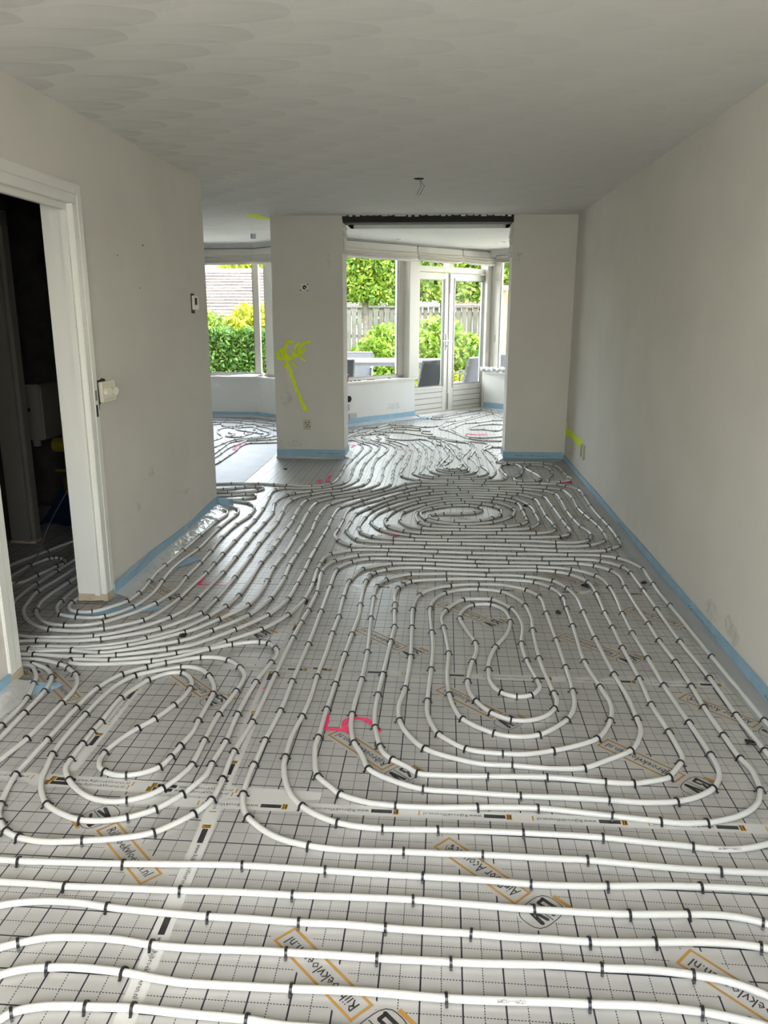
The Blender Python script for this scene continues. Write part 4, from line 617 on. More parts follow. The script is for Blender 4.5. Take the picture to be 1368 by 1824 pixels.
# loose clips lying on the foil
for i, (x, y, lb) in enumerate([(0.878,4.411,'loose black clip lying on the round logo at the right beyond the keyhole spiral'),
(1.236,4.487,'loose black clip near the right wall between the second and third pipes'),
(0.663,3.973,'loose black clip lying right of the top of the keyhole spiral'),
(1.186,2.705,'loose black clip lying near the frame edge at the right below a logo'),
(0.750,8.161,'loose black clip lying close to the right pier'),
(0.736,6.370,'loose black clip lying inside the curves right of the oval spiral'),
(0.084,8.265,'loose black clip in the middle of the round loop in the opening'),
(-1.234,3.525,'loose black clip lying between the pipes in front of the doorway'),
(-1.529,7.729,'loose black clip lying before the foot of the middle column')]):
    mb = MB(); mb.tube([(-.018, 0, .006), (-.008, .012, .007), (.01, .010, .006), (.018, -.004, .008)], .005, 6).tube([(-.016, -.006, .005), (.0, -.010, .006), (.016, -.008, .005)], .004, 6)
    o = mb.obj('loose_clip', 'black', label=lb, cat='clip', smooth=True); o.location = (x, y, .001); o.rotation_euler = (0, 0, i*.9)
# ------------------------------------------------------------------ blue edge strips with clear film flap
def edge_strip(pts, nrm, hs, label, wave=0.0, flap=.11, txt=None, fl=True):
    # pts along the wall foot, nrm = direction into the room
    P = [Vector(p) for p in pts]; L_ = [0]
    for a, b_ in zip(P, P[1:]): L_.append(L_[-1]+(b_-a).length)
    n = max(4, int(L_[-1]/.08)); mb = MB(); fm = MB(); rr = random.Random(len(label))
    def at(s):
        for i in range(len(P)-1):
            if s <= L_[i+1]+1e-6: return P[i]+(P[i+1]-P[i])*((s-L_[i])/(L_[i+1]-L_[i])), Vector(nrm[i])
        return P[-1], Vector(nrm[-1])
    vs = []; fv = []
    for k in range(n+1):
        s = L_[-1]*k/n; c, nn = at(s); h = hs[0]+(hs[1]-hs[0])*k/n
        ph = s*5.2; wv = wave*max(0, math.sin(ph)*.6+math.sin(ph*.43+1)*.5); hh = h+.5*wave*math.sin(ph*.7)
        b0 = c+nn*(.003); b1 = c+nn*.012; t0 = c+nn*(.003+wv*.6); t1 = c+nn*(.012+wv)
        vs += [(*b0, .001), (*b1, .001), (*t1, hh), (*t0, hh)]
        fw_ = flap*rr.uniform(.8, 1.12)
        fv += [(*(c+nn*.0135), .030), (*(c+nn*(.018+fw_*.3)), .010+rr.uniform(0, .024)), (*(c+nn*(.014+fw_*.65)), .004+rr.uniform(0, .020)), (*(c+nn*(.014+fw_)), .0030)]
    fs = [(0, 1, 2, 3), tuple(n*4+k for k in (3, 2, 1, 0))]
    for i in range(n):
        for k in range(4): fs.append((i*4+k, (i+1)*4+k, (i+1)*4+(k+1) % 4, i*4+(k+1) % 4))
    mb.add(vs, fs); o = mb.obj('edge_strip', 'blue', label=label, cat='edge strip', smooth=False)
    if fl:
        fm.add(fv, [(i*4+k, (i+1)*4+k, (i+1)*4+k+1, i*4+k+1) for i in range(n) for k in range(3)]); fm.obj('film_flap', 'film', o, smooth=True, label='clear crinkled film flap')
    if txt:
        for s, ln, body in txt:
            tm = MB()
            c, nn = at(s); dd = Vector((nn.y, -nn.x)) * -1
            put_text(tm, body, ln, 0, lambda a, b: (*(c+nn*(.0128+wave*1.05)+dd*a), hs[0]*.58+b), 0, .016)
            tm.obj('printed_text', 'ink', o)
    return o
edge_strip([(XL, 4.02), (XL, 6.165)], [(1, 0)], (.080, .076), 'wavy light blue edge strip along the foot of the left wall beyond the doorway', .022, .10, None)
edge_strip([(XL, -.7), (XL, 2.97)], [(1, 0)], (.066, .066), 'light blue edge strip on the left wall on the near side of the doorway', .004, .10)
edge_strip([(XR, -.7), (XR, 8.40)], [(-1, 0)], (.082, .072), 'long light blue edge strip along the foot of the right wall', .005, .085, [(2.6, .42, 'RijbroekVloeren.nl'), (4.5, .42, 'RijbroekVloeren.nl'), (6.2, .42, 'RijbroekVloeren.nl'), (3.55, .3, 'RijbroekVloeren.nl')])
edge_strip([(-1.745, 8.39), (-1.005, 8.39)], [(0, -1)], (.098, .098), 'light blue edge strip along the front foot of the middle column', 0, .05, [(.58, .24, 'RijbroekVloeren.nl')])
edge_strip([(-1.005, 8.378), (-1.005, 8.76)], [(1, 0)], (.100, .098), 'light blue edge strip on the side of the middle column facing the opening', 0, .05)
edge_strip([(XR-.015, YB), (.725, YB)], [(0, -1)], (.098, .098), 'light blue edge strip along the front foot of the right pier', 0, .05, [(.33, .34, 'RijbroekVloeren.nl')])
edge_strip([(.725, 8.76), (.725, 8.408)], [(-1, 0)], (.098, .100), 'light blue edge strip on the side of the right pier facing the opening', 0, .05)
edge_strip([Tw(-.33, 0, 0)[:2], Tw(1.345, 0, 0)[:2]], [tuple(-N)], (.10, .10), 'light blue edge strip under the wide garden window sill wall', .004, .12)
edge_strip([Tr(.0, 0, 0)[:2], Tr(2.1, 0, 0)[:2]], [tuple(-N2)], (.11, .11), 'light blue edge strip below the narrow window right of the garden doors', .008, .08)
edge_strip([Tb(0, 0, 0)[:2], Tb(1.6, 0, 0)[:2]], [tuple(-N2)], (.075, .075), 'light blue edge strip on the slanted low wall left of the column', 0, .06)
edge_strip([Ta(0.05, 0, 0)[:2], Ta(1.80, 0, 0)[:2]], [(0, -1)], (.075, .075), 'light blue edge strip below the hedge window', 0, .06)
edge_strip([Tw(1.40, 0.0, 0)[:2], Tw(2.98, 0.0, 0)[:2]], [tuple(-N)], (.028, .028), 'pale low edge strip across the threshold of the garden doors', 0, .08)
# blue film scraps taped round the pipe passes
def scrap(x, y, rx, ry, rot, label, z=.0026):
    mb = MB(); n = 14; rr = random.Random(int(x*100)); vs = [(0, 0, .003)]
    for k in range(n):
        a = 2*math.pi*k/n; q = rr.uniform(.8, 1.15); vs.append((rx*q*math.cos(a), ry*q*math.sin(a), rr.uniform(0, .004)))
    mb.add(vs, [(0, 1+k, 1+(k+1) % n) for k in range(n)]); o = mb.obj('foam_scrap', 'blue', label=label, cat='foam scrap'); o.location = (x, y, z); o.rotation_euler = (0, 0, rot)
scrap(-1.70, 2.93, .12, .06, .3, 'ragged piece of blue foam on the floor at the near foot of the doorway')
scrap(-1.68, 3.83, .26, .055, .25, 'piece of blue foam under the pipes at the far foot of the doorway')
scrap(-1.585, 4.68, .05, .13, -.2, 'torn piece of blue foam lying under the pipe beside the left wall')
scrap(Tw(1.42, -.16, 0)[0], Tw(1.42, -.16, 0)[1], .22, .12, .8, 'crumpled pale blue foam with a brown patch in front of the garden doors')
fo = MB().add([(0, 0, 0), (.10, -.05, 0), (.13, .02, .0), (.03, .08, 0), (.0, .01, .065), (.10, -.03, .05), (.12, .03, .05)], [(0, 1, 2, 3), (0, 4, 5, 1), (1, 5, 6, 2), (2, 6, 4, 3)])
o = fo.obj('foam_fold', 'blue', label='folded end of blue strip sticking out round the left wall corner', cat='foam strip'); o.location = (-1.795, 6.17, .002)
# ------------------------------------------------------------------ near door frame in the left wall (no leaf)
df = thing('door_2', (XL, 3.99, 0), None, None, kind='structure')
def frame_part(name, mb, m='paint', par=df, **k): return mb.obj(name, m, par, bevel=.003, **k)
zb = .055
frame_part('door_jamb', MB().box((-1.945, 3.93, zb), (XL+.012, 3.984, 2.06)).box((XL-.045, 3.905, zb), (XL-.015, 3.9295, 2.03)).box((XL+.0005, 3.9845, zb), (XL+.014, 4.035, 2.105)))
frame_part('door_jamb', MB().box((-1.945, 2.986, zb), (XL+.012, 3.03, 2.06)).box((XL-.045, 3.0305, zb), (XL-.015, 3.05, 2.03)).box((XL+.0005, 2.935, zb), (XL+.014, 2.9855, 2.105)))
frame_part('door_head', MB().box((-1.945, 2.986, 2.0605), (XL+.012, 3.984, 2.105)).box((XL-.045, 3.0305, 2.03), (XL-.015, 3.9295, 2.0602)).box((XL+.0005, 2.935, 2.1055), (XL+.014, 4.035, 2.155)))
for y0, y1 in ((3.93, 4.035), (2.935, 3.03)):
    mb = MB(); rr = random.Random(int(y0*10)); n = 7; xs = [-1.945+(XL+.014+1.945)*k/n for k in range(n+1)]
    for a, b_ in zip(xs, xs[1:]): mb.box((a, y0, .012+rr.uniform(0, .012)), (b_, y1 if a > XL-.03 else min(y1, 3.99), zb))
    mb.obj('bare_foot', 'bare', df, label='unpainted ragged foot of the jamb')
frame_part('latch_slot', MB().box((XL+.0125, 3.995, 1.10), (XL+.0150, 4.020, 1.155)), 'grey', label='recess of the strike plate')
frame_part('latch_slot', MB().box((XL+.0125, 3.995, 1.015), (XL+.0150, 4.018, 1.08)), 'dark', label='recess of the strike plate')
frame_part('hinge', MB().box((XL-.02, 3.028, .16), (XL+.006, 3.045, .25)), 'chrome')
# hall behind the doorway
hf = thing('door_3', (-2.77, 4.98, 0), None, None, kind='structure')
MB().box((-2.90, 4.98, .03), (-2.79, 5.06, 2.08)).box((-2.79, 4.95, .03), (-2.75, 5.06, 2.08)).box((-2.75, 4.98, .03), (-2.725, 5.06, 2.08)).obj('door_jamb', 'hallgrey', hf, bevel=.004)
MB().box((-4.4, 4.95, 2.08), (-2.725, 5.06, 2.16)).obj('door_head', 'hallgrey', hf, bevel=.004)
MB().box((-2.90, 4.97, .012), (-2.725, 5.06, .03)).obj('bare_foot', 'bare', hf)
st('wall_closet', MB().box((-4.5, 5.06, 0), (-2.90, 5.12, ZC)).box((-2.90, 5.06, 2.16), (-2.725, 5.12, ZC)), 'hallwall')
t = thing('boiler', (-3.05, 5.85, .6), 'pale square wall heater seen in the dark hall through the doorway', 'heater')
MB().box((-3.34, 5.72, .60), (-2.97, 6.03, 1.02)).obj('casing', 'hallgrey', t, bevel=.015); MB().box((-3.22, 5.715, .82), (-3.06, 5.721, .845)).obj('vent_slot', 'black', t); MB().tube([(-3.12, 5.88, .60), (-3.12, 5.88, .53)], .03, 10).obj('outlet', 'hallgrey', t)
t = thing('work_lamp', (-2.62, 5.98, .82), 'small bright reflector on a ledge in the dark hall', 'lamp')
MB().lathe([(.0, .05), (.025, .046), (.042, .025), (.046, 0), (0, 0)], (-2.62, 5.92, .835), 14).obj('reflector', 'paper', t, smooth=True)
st('trim_3', MB().box((-2.75, 5.80, .79), (-2.2, 6.05, .83)), 'hallwall')
for i, (x, z, lb) in enumerate(((-2.86, .50, 'upper yellow tool roll hanging in the dark hall'), (-2.80, .20, 'lower yellow tool roll standing in the dark hall'))):
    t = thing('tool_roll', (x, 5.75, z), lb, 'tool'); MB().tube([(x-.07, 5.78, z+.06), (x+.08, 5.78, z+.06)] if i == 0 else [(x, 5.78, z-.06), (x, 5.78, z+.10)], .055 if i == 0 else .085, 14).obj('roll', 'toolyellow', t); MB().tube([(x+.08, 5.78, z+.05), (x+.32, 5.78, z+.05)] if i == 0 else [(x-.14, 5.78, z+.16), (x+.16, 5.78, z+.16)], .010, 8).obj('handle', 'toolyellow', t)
    if i == 1: MB().box((x-.12, 5.68, .003), (x+.12, 5.90, z-.06)).obj('stand', 'black', t)
mb = MB(); rr = random.Random(5); n = 12; vs = []
for i in range(n+1):
    for j in range(5): vs.append((-2.9+.85*i/n, 5.35+.15*j, .004+.30*(j/4)**1.4+rr.uniform(0, .05)))
mb.add(vs, [(i*5+j, (i+1)*5+j, (i+1)*5+j+1, i*5+j+1) for i in range(n) for j in range(4)]); mb.obj('plastic_sheet', 'bluefilm', label='crumpled dark blue plastic sheet heaped at the back of the hall', cat='sheet', smooth=True)
cb = catmull([(-2.45, 5.95, 0), (-2.52, 5.5, 0), (-2.60, 4.9, 0), (-2.45, 4.3, 0), (-2.35, 3.8, 0), (-2.20, 3.45, 0)], .05)
MB().tube([(c.x, c.y, max(.024, .9*max(0, (c.y-4.7)/1.2)**1.2+.024)) for c in cb], .004, 6).obj('cable', 'hallgrey', label='thin grey cable hanging down and running over the hall floor', cat='cable', smooth=True)
# ------------------------------------------------------------------ fittings on the walls
t = thing('light_switch', (XL, 4.125, 1.14), 'cream double light switch tilted on the left wall beside the door frame', 'switch')
def tilt(pts, c, a):
    return [(p[0], c[1]+(p[1]-c[1])*math.cos(a)-(p[2]-c[2])*math.sin(a), c[2]+(p[1]-c[1])*math.sin(a)+(p[2]-c[2])*math.cos(a)) for p in pts]
def swivel(pts, a=-.30):
    c_, s_ = math.cos(a), math.sin(a)
    return [(XL+(p[0]-XL)*c_-(p[1]-4.06)*s_, 4.06+(p[0]-XL)*s_+(p[1]-4.06)*c_, p[2]) for p in pts]
def tbox(a, b, m, name, bev=.003):
    mb = MB().box(a, b); mb.v = swivel(tilt(mb.v, (0, 4.125, 1.14), .05)); mb.obj(name, m, t, bevel=bev)
tbox((XL+.004, 4.065, 1.088), (XL+.026, 4.175, 1.194), 'switch', 'plate')
tbox((XL+.030, 4.070, 1.100), (XL+.035, 4.160, 1.106), 'frame', 'rim'); tbox((XL+.030, 4.070, 1.176), (XL+.035, 4.160, 1.182), 'frame', 'rim')
for yy in (4.092, 4.139):
    mb = MB().tube([(XL+.029, yy, 1.141), (XL+.056, yy, 1.141)], .020, 18); mb.v = swivel(mb.v); mb.obj('knob', 'switch', t, bevel=.002)
pts = [(4.040, 1.185), (4.055, 1.205), (4.075, 1.20), (4.13, 1.208), (4.165, 1.20), (4.17, 1.19), (4.17, 1.12), (4.14, 1.09), (4.095, 1.088), (4.085, 1.075), (4.070, 1.07), (4.066, 1.045), (4.055, 1.035), (4.046, 1.05), (4.040, 1.10)]
MB().add([(XL+.0012, a, b) for a, b in pts]+[(XL-.002, a, b) for a, b in pts], [tuple(range(len(pts)))]).obj('bare_patch', 'brown', wall_left, label='dark brown patch of missing plaster round the switch')
t = thing('thermostat', (XL, 5.82, 1.62), 'small grey thermostat mount on the left wall near its far end', 'thermostat')
MB().box((XL, 5.775, 1.565), (XL+.022, 5.855, 1.665)).obj('base_plate', 'frame', t, bevel=.004); MB().box((XL+.022, 5.79, 1.60), (XL+.030, 5.82, 1.65)).obj('display', 'dark', t); MB().box((XL+.022, 5.825, 1.57), (XL+.028, 5.85, 1.66)).obj('cover_edge', 'paint', t)
MB().box((XL, 5.762, 1.54), (XL+.004, 5.835, 1.68)).obj('bare_patch', 'brown', wall_left)
for y, z in ((4.874, 1.94), (4.47, 1.855), (4.777, 1.689)):
    MB().tube([(XL-.001, y, z), (XL+.0016, y, z)], .006 if z > 1.9 else .0035, 8).obj('drill_hole', 'dark', wall_left)
t = thing('wall_socket', (-1.405, 8.39, .37), 'beige square socket low on the front of the middle column', 'socket')
MB().box((-1.447, 8.378, .313), (-1.362, 8.39, .425)).obj('plate', 'beige', t, bevel=.004)
for x, z in ((-1.42, .39), (-1.385, .395), (-1.41, .345), (-1.38, .35), (-1.402, .37)): MB().box((x-.006, 8.3765, z-.006), (x+.006, 8.3785, z+.006)).obj('hole', 'dark', t)
t = thing('junction_box', (-1.40, 8.39, 1.80), 'open white junction box with a black hole high on the column', 'socket')
MB().box((-1.440, 8.384, 1.765), (-1.362, 8.39, 1.832)).obj('plate', 'paper', t, bevel=.003); MB().tube([(-1.402, 8.386, 1.797), (-1.402, 8.3815, 1.797)], .022, 14).obj('hole', 'dark', t); MB().tube([(-1.41, 8.383, 1.80), (-1.39, 8.375, 1.79), (-1.385, 8.378, 1.775)], .004, 6).obj('wire', 'paper', t)
for x, z in ((-1.445, 1.768), (-1.372, 1.766), (-1.37, 1.825)): MB().box((x-.006, 8.3828, z-.006), (x+.006, 8.3845, z+.006)).obj('screw', 'black', t)
t = thing('wall_socket', (XR, 7.35, .29), 'cream socket on the right wall at the end of the yellow spray line', 'socket')
MB().box((XR-.014, 7.27, .225), (XR, 7.42, .36)).obj('plate', 'beige', t, bevel=.004); MB().box((XR-.0155, 7.385, .24), (XR-.0135, 7.405, .345)).obj('insert', 'brown', t)
# stains low on the walls
sm = glassmat('scuff', (1, 1, 1), 1.0, .5); t_ = sm.node_tree; M['scuff'] = sm
mx_ = [n for n in t_.nodes if n.type == 'MIX_SHADER'][0]; df_ = t_.nodes.new('ShaderNodeBsdfDiffuse'); df_.inputs[0].default_value = (.16, .13, .09, 1)
nz_ = t_.nodes.new('ShaderNodeTexNoise'); nz_.inputs['Scale'].default_value = 28; nz_.inputs['Detail'].default_value = 5; g_ = t_.nodes.new('ShaderNodeNewGeometry'); t_.links.new(g_.outputs['Position'], nz_.inputs['Vector'])
rp_ = t_.nodes.new('ShaderNodeMapRange'); rp_.inputs['From Min'].default_value = .40; rp_.inputs['From Max'].default_value = .80; rp_.inputs['To Max'].default_value = .30; t_.links.new(nz_.outputs[0], rp_.inputs['Value'])
t_.links.new(rp_.outputs[0], mx_.inputs[0]); t_.links.new(df_.outputs[0], mx_.inputs[2])
def scuff(par, c, u, ru, rv):
    rr = random.Random(int(c[2]*1000)); c = Vector(c); u = Vector(u); n = 12; vs = []
    for k in range(n):
        a = 2*math.pi*k/n; q = rr.uniform(.6, 1.15); vs.append(c+u*ru*q*math.cos(a)+Vector((0, 0, rv*q*math.sin(a))))
    MB().add(vs, [tuple(range(n))]).obj('scuff_mark', 'scuff', par)
scuff(column, (-1.555, 8.389, .155), (1, 0, 0), .09, .035); scuff(column, (-1.70, 8.389, .14), (1, 0, 0), .03, .06); scuff(column, (-1.15, 8.389, 2.06), (1, 0, 0), .02, .08); scuff(column, (-1.62, 8.389, .62), (1, 0, 0), .08, .10)
scuff(wall_right, (1.364, 3.45, .145), (0, 1, 0), .10, .06); scuff(wall_right, (1.364, 3.72, .135), (0, 1, 0), .10, .06); scuff(wall_right, (1.364, 7.9, .20), (0, 1, 0), .25, .10)
scuff(wall_left, (-1.794, 4.50, .42), (0, 1, 0), .05, .05); scuff(wall_left, (-1.794, 4.75, .56), (0, 1, 0), .05, .06); scuff(wall_left, (-1.794, 5.4, .30), (0, 1, 0), .08, .03)
scuff(pier, (.80, 8.419, 2.10), (1, 0, 0), .04, .06); scuff(wall_bay, Tw(.9, -.0012, .2), (.669, .743, 0), .20, .06)
# spray marks
for k_, (par, m, wd, nrm, pts) in enumerate([
('column','yellow',0.026,(0, -1, 0),[(-1.644,8.389,1.1079),(-1.649,8.389,1.0865),(-1.661,8.389,1.0708),(-1.678,8.389,1.0650),(-1.694,8.389,1.0707),(-1.705,8.389,1.0863),(-1.709,8.389,1.1076),(-1.704,8.389,1.1290),(-1.692,8.389,1.1446),(-1.675,8.389,1.1504),(-1.659,8.389,1.1447),(-1.647,8.389,1.1291),(-1.644,8.389,1.1077)]),
('column','yellow',0.027,(0, -1, 0),[(-1.626,8.389,1.1719),(-1.612,8.389,1.2144),(-1.593,8.389,1.2417),(-1.546,8.389,1.2462)]),
('column','yellow',0.045,(0, -1, 0),[(-1.652,8.389,1.1596),(-1.634,8.389,1.1293),(-1.619,8.389,1.0867)]),
('column','yellow',0.03,(0, -1, 0),[(-1.654,8.389,1.0926),(-1.607,8.389,1.0685),(-1.544,8.389,1.0872),(-1.481,8.389,1.1180),(-1.417,8.389,1.1670)]),
('column','yellow',0.024,(0, -1, 0),[(-1.481,8.389,1.1180),(-1.479,8.389,1.1727),(-1.441,8.389,1.2153),(-1.403,8.389,1.2366),(-1.359,8.389,1.2471)]),
('column','yellow',0.02,(0, -1, 0),[(-1.537,8.389,1.1116),(-1.523,8.389,1.1725),(-1.497,8.389,1.2150),(-1.468,8.389,1.2303)]),
('column','yellow',0.018,(0, -1, 0),[(-1.481,8.389,1.1120),(-1.450,8.389,1.0695),(-1.413,8.389,1.0484)]),
('column','yellow',0.026,(0, -1, 0),[(-1.607,8.389,1.0929),(-1.611,8.389,1.0318),(-1.638,8.389,0.9813)]),
('column','yellow',0.014,(0, -1, 0),[(-1.595,8.389,1.0686),(-1.546,8.389,1.0139),(-1.497,8.389,0.9774)]),
('column','yellow',0.029,(0, -1, 0),[(-1.603,8.389,1.0135),(-1.567,8.389,0.9154),(-1.521,8.389,0.7673),(-1.455,8.389,0.6057),(-1.414,8.389,0.5244)]),
('column','yellow',0.038,(0, -1, 0),[(-1.437,8.389,0.5619),(-1.414,8.389,0.5232)]),
('right','yellow',0.05,(-1, 0, 0),[(1.364,8.314,0.4205),(1.364,8.328,0.3718),(1.364,8.325,0.3202)]),
('right','yellow',0.06,(-1, 0, 0),[(1.364,8.412,0.2859),(1.364,8.297,0.3322),(1.364,8.112,0.3522),(1.364,7.866,0.3448),(1.364,7.690,0.3385),(1.364,7.450,0.3559)]),
('ceil','yellow',0.1,(0, 0, -1),[(-1.900,8.224,2.4988),(-1.892,8.464,2.4988),(-1.854,8.720,2.4988)]),
('floor','pink',0.022,(0, 0, 1),[(-0.414,2.805,0.0024),(-0.411,2.745,0.0024),(-0.407,2.697,0.0024),(-0.358,2.690,0.0024),(-0.319,2.682,0.0024)]),
('floor','pink',0.022,(0, 0, 1),[(-0.318,2.677,0.0024),(-0.337,2.718,0.0024),(-0.333,2.761,0.0024),(-0.308,2.780,0.0024),(-0.263,2.775,0.0024),(-0.227,2.737,0.0024),(-0.199,2.691,0.0024)]),
('floor','pink',0.02,(0, 0, 1),[(-1.389,4.409,0.0024),(-1.384,4.295,0.0024),(-1.368,4.267,0.0024)]),
('floor','pink',0.011,(0, 0, 1),[(-1.385,4.270,0.0024),(-1.284,4.268,0.0024),(-1.177,4.271,0.0024)]),
('floor','pink',0.006,(0, 0, 1),[(-0.720,2.998,0.0024),(-0.703,3.004,0.0024)]),
('floor','pink',0.02,(0, 0, 1),[(-1.120,7.238,0.0024),(-1.090,7.081,0.0024)]),
('floor','pink',0.02,(0, 0, 1),[(-1.103,7.257,0.0024),(-1.090,7.081,0.0024)]),
('floor','pink',0.028,(0, 0, 1),[(-1.030,7.430,0.0024),(-1.029,7.161,0.0024)]),
('floor','pink',0.02,(0, 0, 1),[(-1.043,7.296,0.0024),(-1.004,7.171,0.0024)]),
('floor','pink',0.016,(0, 0, 1),[(-0.405,5.375,0.0024),(-0.334,5.376,0.0024),(-0.255,5.402,0.0024)]),
('floor','pink',0.02,(0, 0, 1),[(-0.360,5.460,0.0024),(-0.312,5.446,0.0024),(-0.259,5.406,0.0024),(-0.280,5.368,0.0024)]),
('floor','pink',0.03,(0, 0, 1),[(-1.079,9.285,0.0024),(-0.991,9.292,0.0024),(-0.993,9.190,0.0024),(-1.001,9.090,0.0024)]),
('floor','pink',0.03,(0, 0, 1),[(-0.465,9.013,0.0024),(-0.388,9.019,0.0024),(-0.300,8.978,0.0024)]),
('floor','pink',0.03,(0, 0, 1),[(1.147,7.281,0.0024),(1.224,7.300,0.0024),(1.257,7.290,0.0024),(1.268,7.249,0.0024)]),
('floor','pink',0.03,(0, 0, 1),[(1.253,7.403,0.0024),(1.254,7.302,0.0024),(1.288,7.376,0.0024)]),
('floor','pink',0.06,(0, 0, 1),[(0.387,10.307,0.0024),(0.511,10.227,0.0024),(0.632,10.267,0.0024)]),
('floor','pink',0.05,(0, 0, 1),[(-2.339,8.824,0.0024),(-2.355,9.102,0.0024),(-2.340,9.336,0.0024)]),
('floor','pink',0.04,(0, 0, 1),[(-2.240,9.334,0.0024),(-2.100,9.324,0.0024),(-1.960,9.325,0.0024)])]):
    pts = [tuple(p[i]+nrm[i]*.00035*(k_ % 12) for i in range(3)) for p in pts]
    mb = MB(); C = catmull([(0, 0)]+[(0, 1)], .1); n = len(pts); out = []
    for i in range(n-1):
        p0 = Vector(pts[max(i-1, 0)]); p1 = Vector(pts[i]); p2 = Vector(pts[i+1]); p3 = Vector(pts[min(i+2, n-1)])
        for k in range(5):
            s = k/5; out.append(.5*((2*p1)+(p2-p0)*s+(2*p0-5*p1+4*p2-p3)*s*s+(3*p1-p0-3*p2+p3)*s**3))
    out.append(Vector(pts[-1])); ribbon(mb, out, wd*(1.3 if m == 'yellow' else 1.1), nrm); mb.obj('spray_mark', m, {'column': column, 'floor': floor, 'right': wall_right, 'ceil': bpy.data.objects['ceiling']}[par])
# ceiling wire
t = thing('ceiling_wire', (-.17, 6.17, 2.5), 'two thin loose wires hanging from a hole in the ceiling', 'wire')
MB().lathe([(.0, 0), (.038, 0), (.034, -.004), (0, -.004)], (-.17, 6.17, 2.4998), 14).obj('rose', 'dark', t)
for dx in (0, .022):
    MB().tube([(-.165, 6.17, 2.50), (-.158+dx*.5, 6.17, 2.47), (-.15+dx, 6.165, 2.445), (-.17+dx, 6.16, 2.415), (-.185+dx, 6.16, 2.385), (-.19+dx, 6.16, 2.365)], .0028, 6).obj('wire', 'grey', t, smooth=True)
    MB().tube([(-.185+dx, 6.16, 2.385), (-.192+dx, 6.16, 2.36)], .0045, 6).obj('terminal', 'frame', t)
# ceiling spots
def spot(x, y, z, lb, deep=False):
    o = thing('ceiling_spot', (x, y, z), lb, 'spotlight')
    if deep: MB().lathe([(.0, -.055), (.035, -.055), (.035, 0), (0, 0)], (x, y, z), 16).obj('can', 'zinc', o)
    else: MB().lathe([(.028, -.001), (.045, -.006), (.045, 0)], (x, y, z), 18).obj('ring', 'chrome', o)
    MB().lathe([(0, -.002 if not deep else -.056), (.028, -.002 if not deep else -.056)], (x, y, z), 16).obj('lens', 'darkglass', o)
spot(-2.36, 10.30, 2.4985, 'small grey surface spot on the ceiling left of the column', True)
spot(-.58, 11.1, 2.4985, 'recessed spot above the left roman blind of the garden windows'); spot(.86, 11.6, 2.4985, 'recessed spot above the garden doors')
# ------------------------------------------------------------------ windows and garden doors
def pane(T, a, b, off, par): return MB().obox(T, (a[0], off, a[1]), (b[0], off+.006, b[1])).obj('glass_pane', 'glass', par)
def win(name, T, t0, t1, z0, z1, off, muls, wd=.06, open_ends=(1, 1)):
    o = thing(name, T((t0+t1)/2, off, z0), None, None, kind='structure'); f = MB(); 
    f.obox(T, (t0, off-.03, z0), (t1, off+.05, z0+wd*.7)); f.obox(T, (t0, off-.03, z1-wd), (t1, off+.05, z1))
    for m_, w_ in muls: f.obox(T, (m_-w_/2, off-.03, z0), (m_+w_/2, off+.05, z1))
    fo = f.obj('window_frame', 'frame', o, bevel=.004)
    ms = sorted(muls)
    for (a, wa), (b_, wb) in zip(ms, ms[1:]): 
        pane(T, (a+wa/2-.003, z0+wd*.7-.003), (b_-wb/2+.003, z1-wd+.003), off+.01, fo)
        g = MB(); x0, x1, y0, y1, e = a+wa/2, b_-wb/2, z0+wd*.7, z1-wd, .010
        for p, q in (((x0, y0), (x0+e, y1)), ((x1-e, y0), (x1, y1)), ((x0, y0), (x1, y0+e)), ((x0, y1-e), (x1, y1))): g.obox(T, (p[0], off-.012, p[1]), (q[0], off+.008, q[1]))
        g.obj('gasket', 'grey', fo)
    return o
def sill(T, t0, t1, name='trim_4'): return st(name, MB().obox(T, (t0, -.025, .575), (t1, .20, .605)), 'paint', bevel=.004)
w1 = win('window_1', Tw, -.33, 1.23, .605, 2.40, .155, [(-.30, .06), (1.17, .10)])
MB().obox(Tw, (1.215, .0, .605), (1.435, .22, 2.41)).obj('corner_post', 'frame', w1, bevel=.006)
sill(Tw, -.33, 1.40, 'trim_4'); sill(Tr, .0, 2.2, 'trim_5'); sill(Tb, 0, 1.65, 'trim_6'); sill(Ta, 0, 1.82, 'trim_7')
w2 = win('window_2', Ta, 0, 1.86, .605, 2.40, .14, [(.05, .10), (1.785, .09)])
w3 = win('window_3', Tb, .02, 1.65, .605, 2.40, .14, [(.16, .20), (1.60, .10)])
w4 = win('window_4', Tr, -.02, 2.2, .605, 2.40, .14, [(.07, .20), (1.0, .06), (2.15, .1)])
MB().obox(Tr, (.085, .10, 1.08), (.105, .12, 1.19)).obj('sash_lock', 'beige', w4)
d1 = thing('door_1', Tw(2.2, .13, 0), None, None, kind='structure')
fr = MB(); fr.obox(Tw, (1.30, .09, .0), (1.345, .19, 2.40)); fr.obox(Tw, (3.10, .02, .0), (3.16, .22, 2.41)); fr.obox(Tw, (3.00, .0, .0), (3.10, .05, 2.41))
fr.obox(Tw, (1.345, .07, 2.135), (3.10, .19, 2.215)); fr.obox(Tw, (1.345, .07, 2.36), (3.10, .19, 2.41)); fr.obox(Tw, (2.15, .07, 2.215), (2.26, .19, 2.36)); fr.obox(Tw, (1.345, .05, .0), (3.10, .22, .025))
fro = fr.obj('door_frame', 'frame', d1, bevel=.004)
pane(Tw, (1.345, 2.215), (2.15, 2.36), .13, fro); pane(Tw, (2.26, 2.215), (3.10, 2.36), .13, fro)
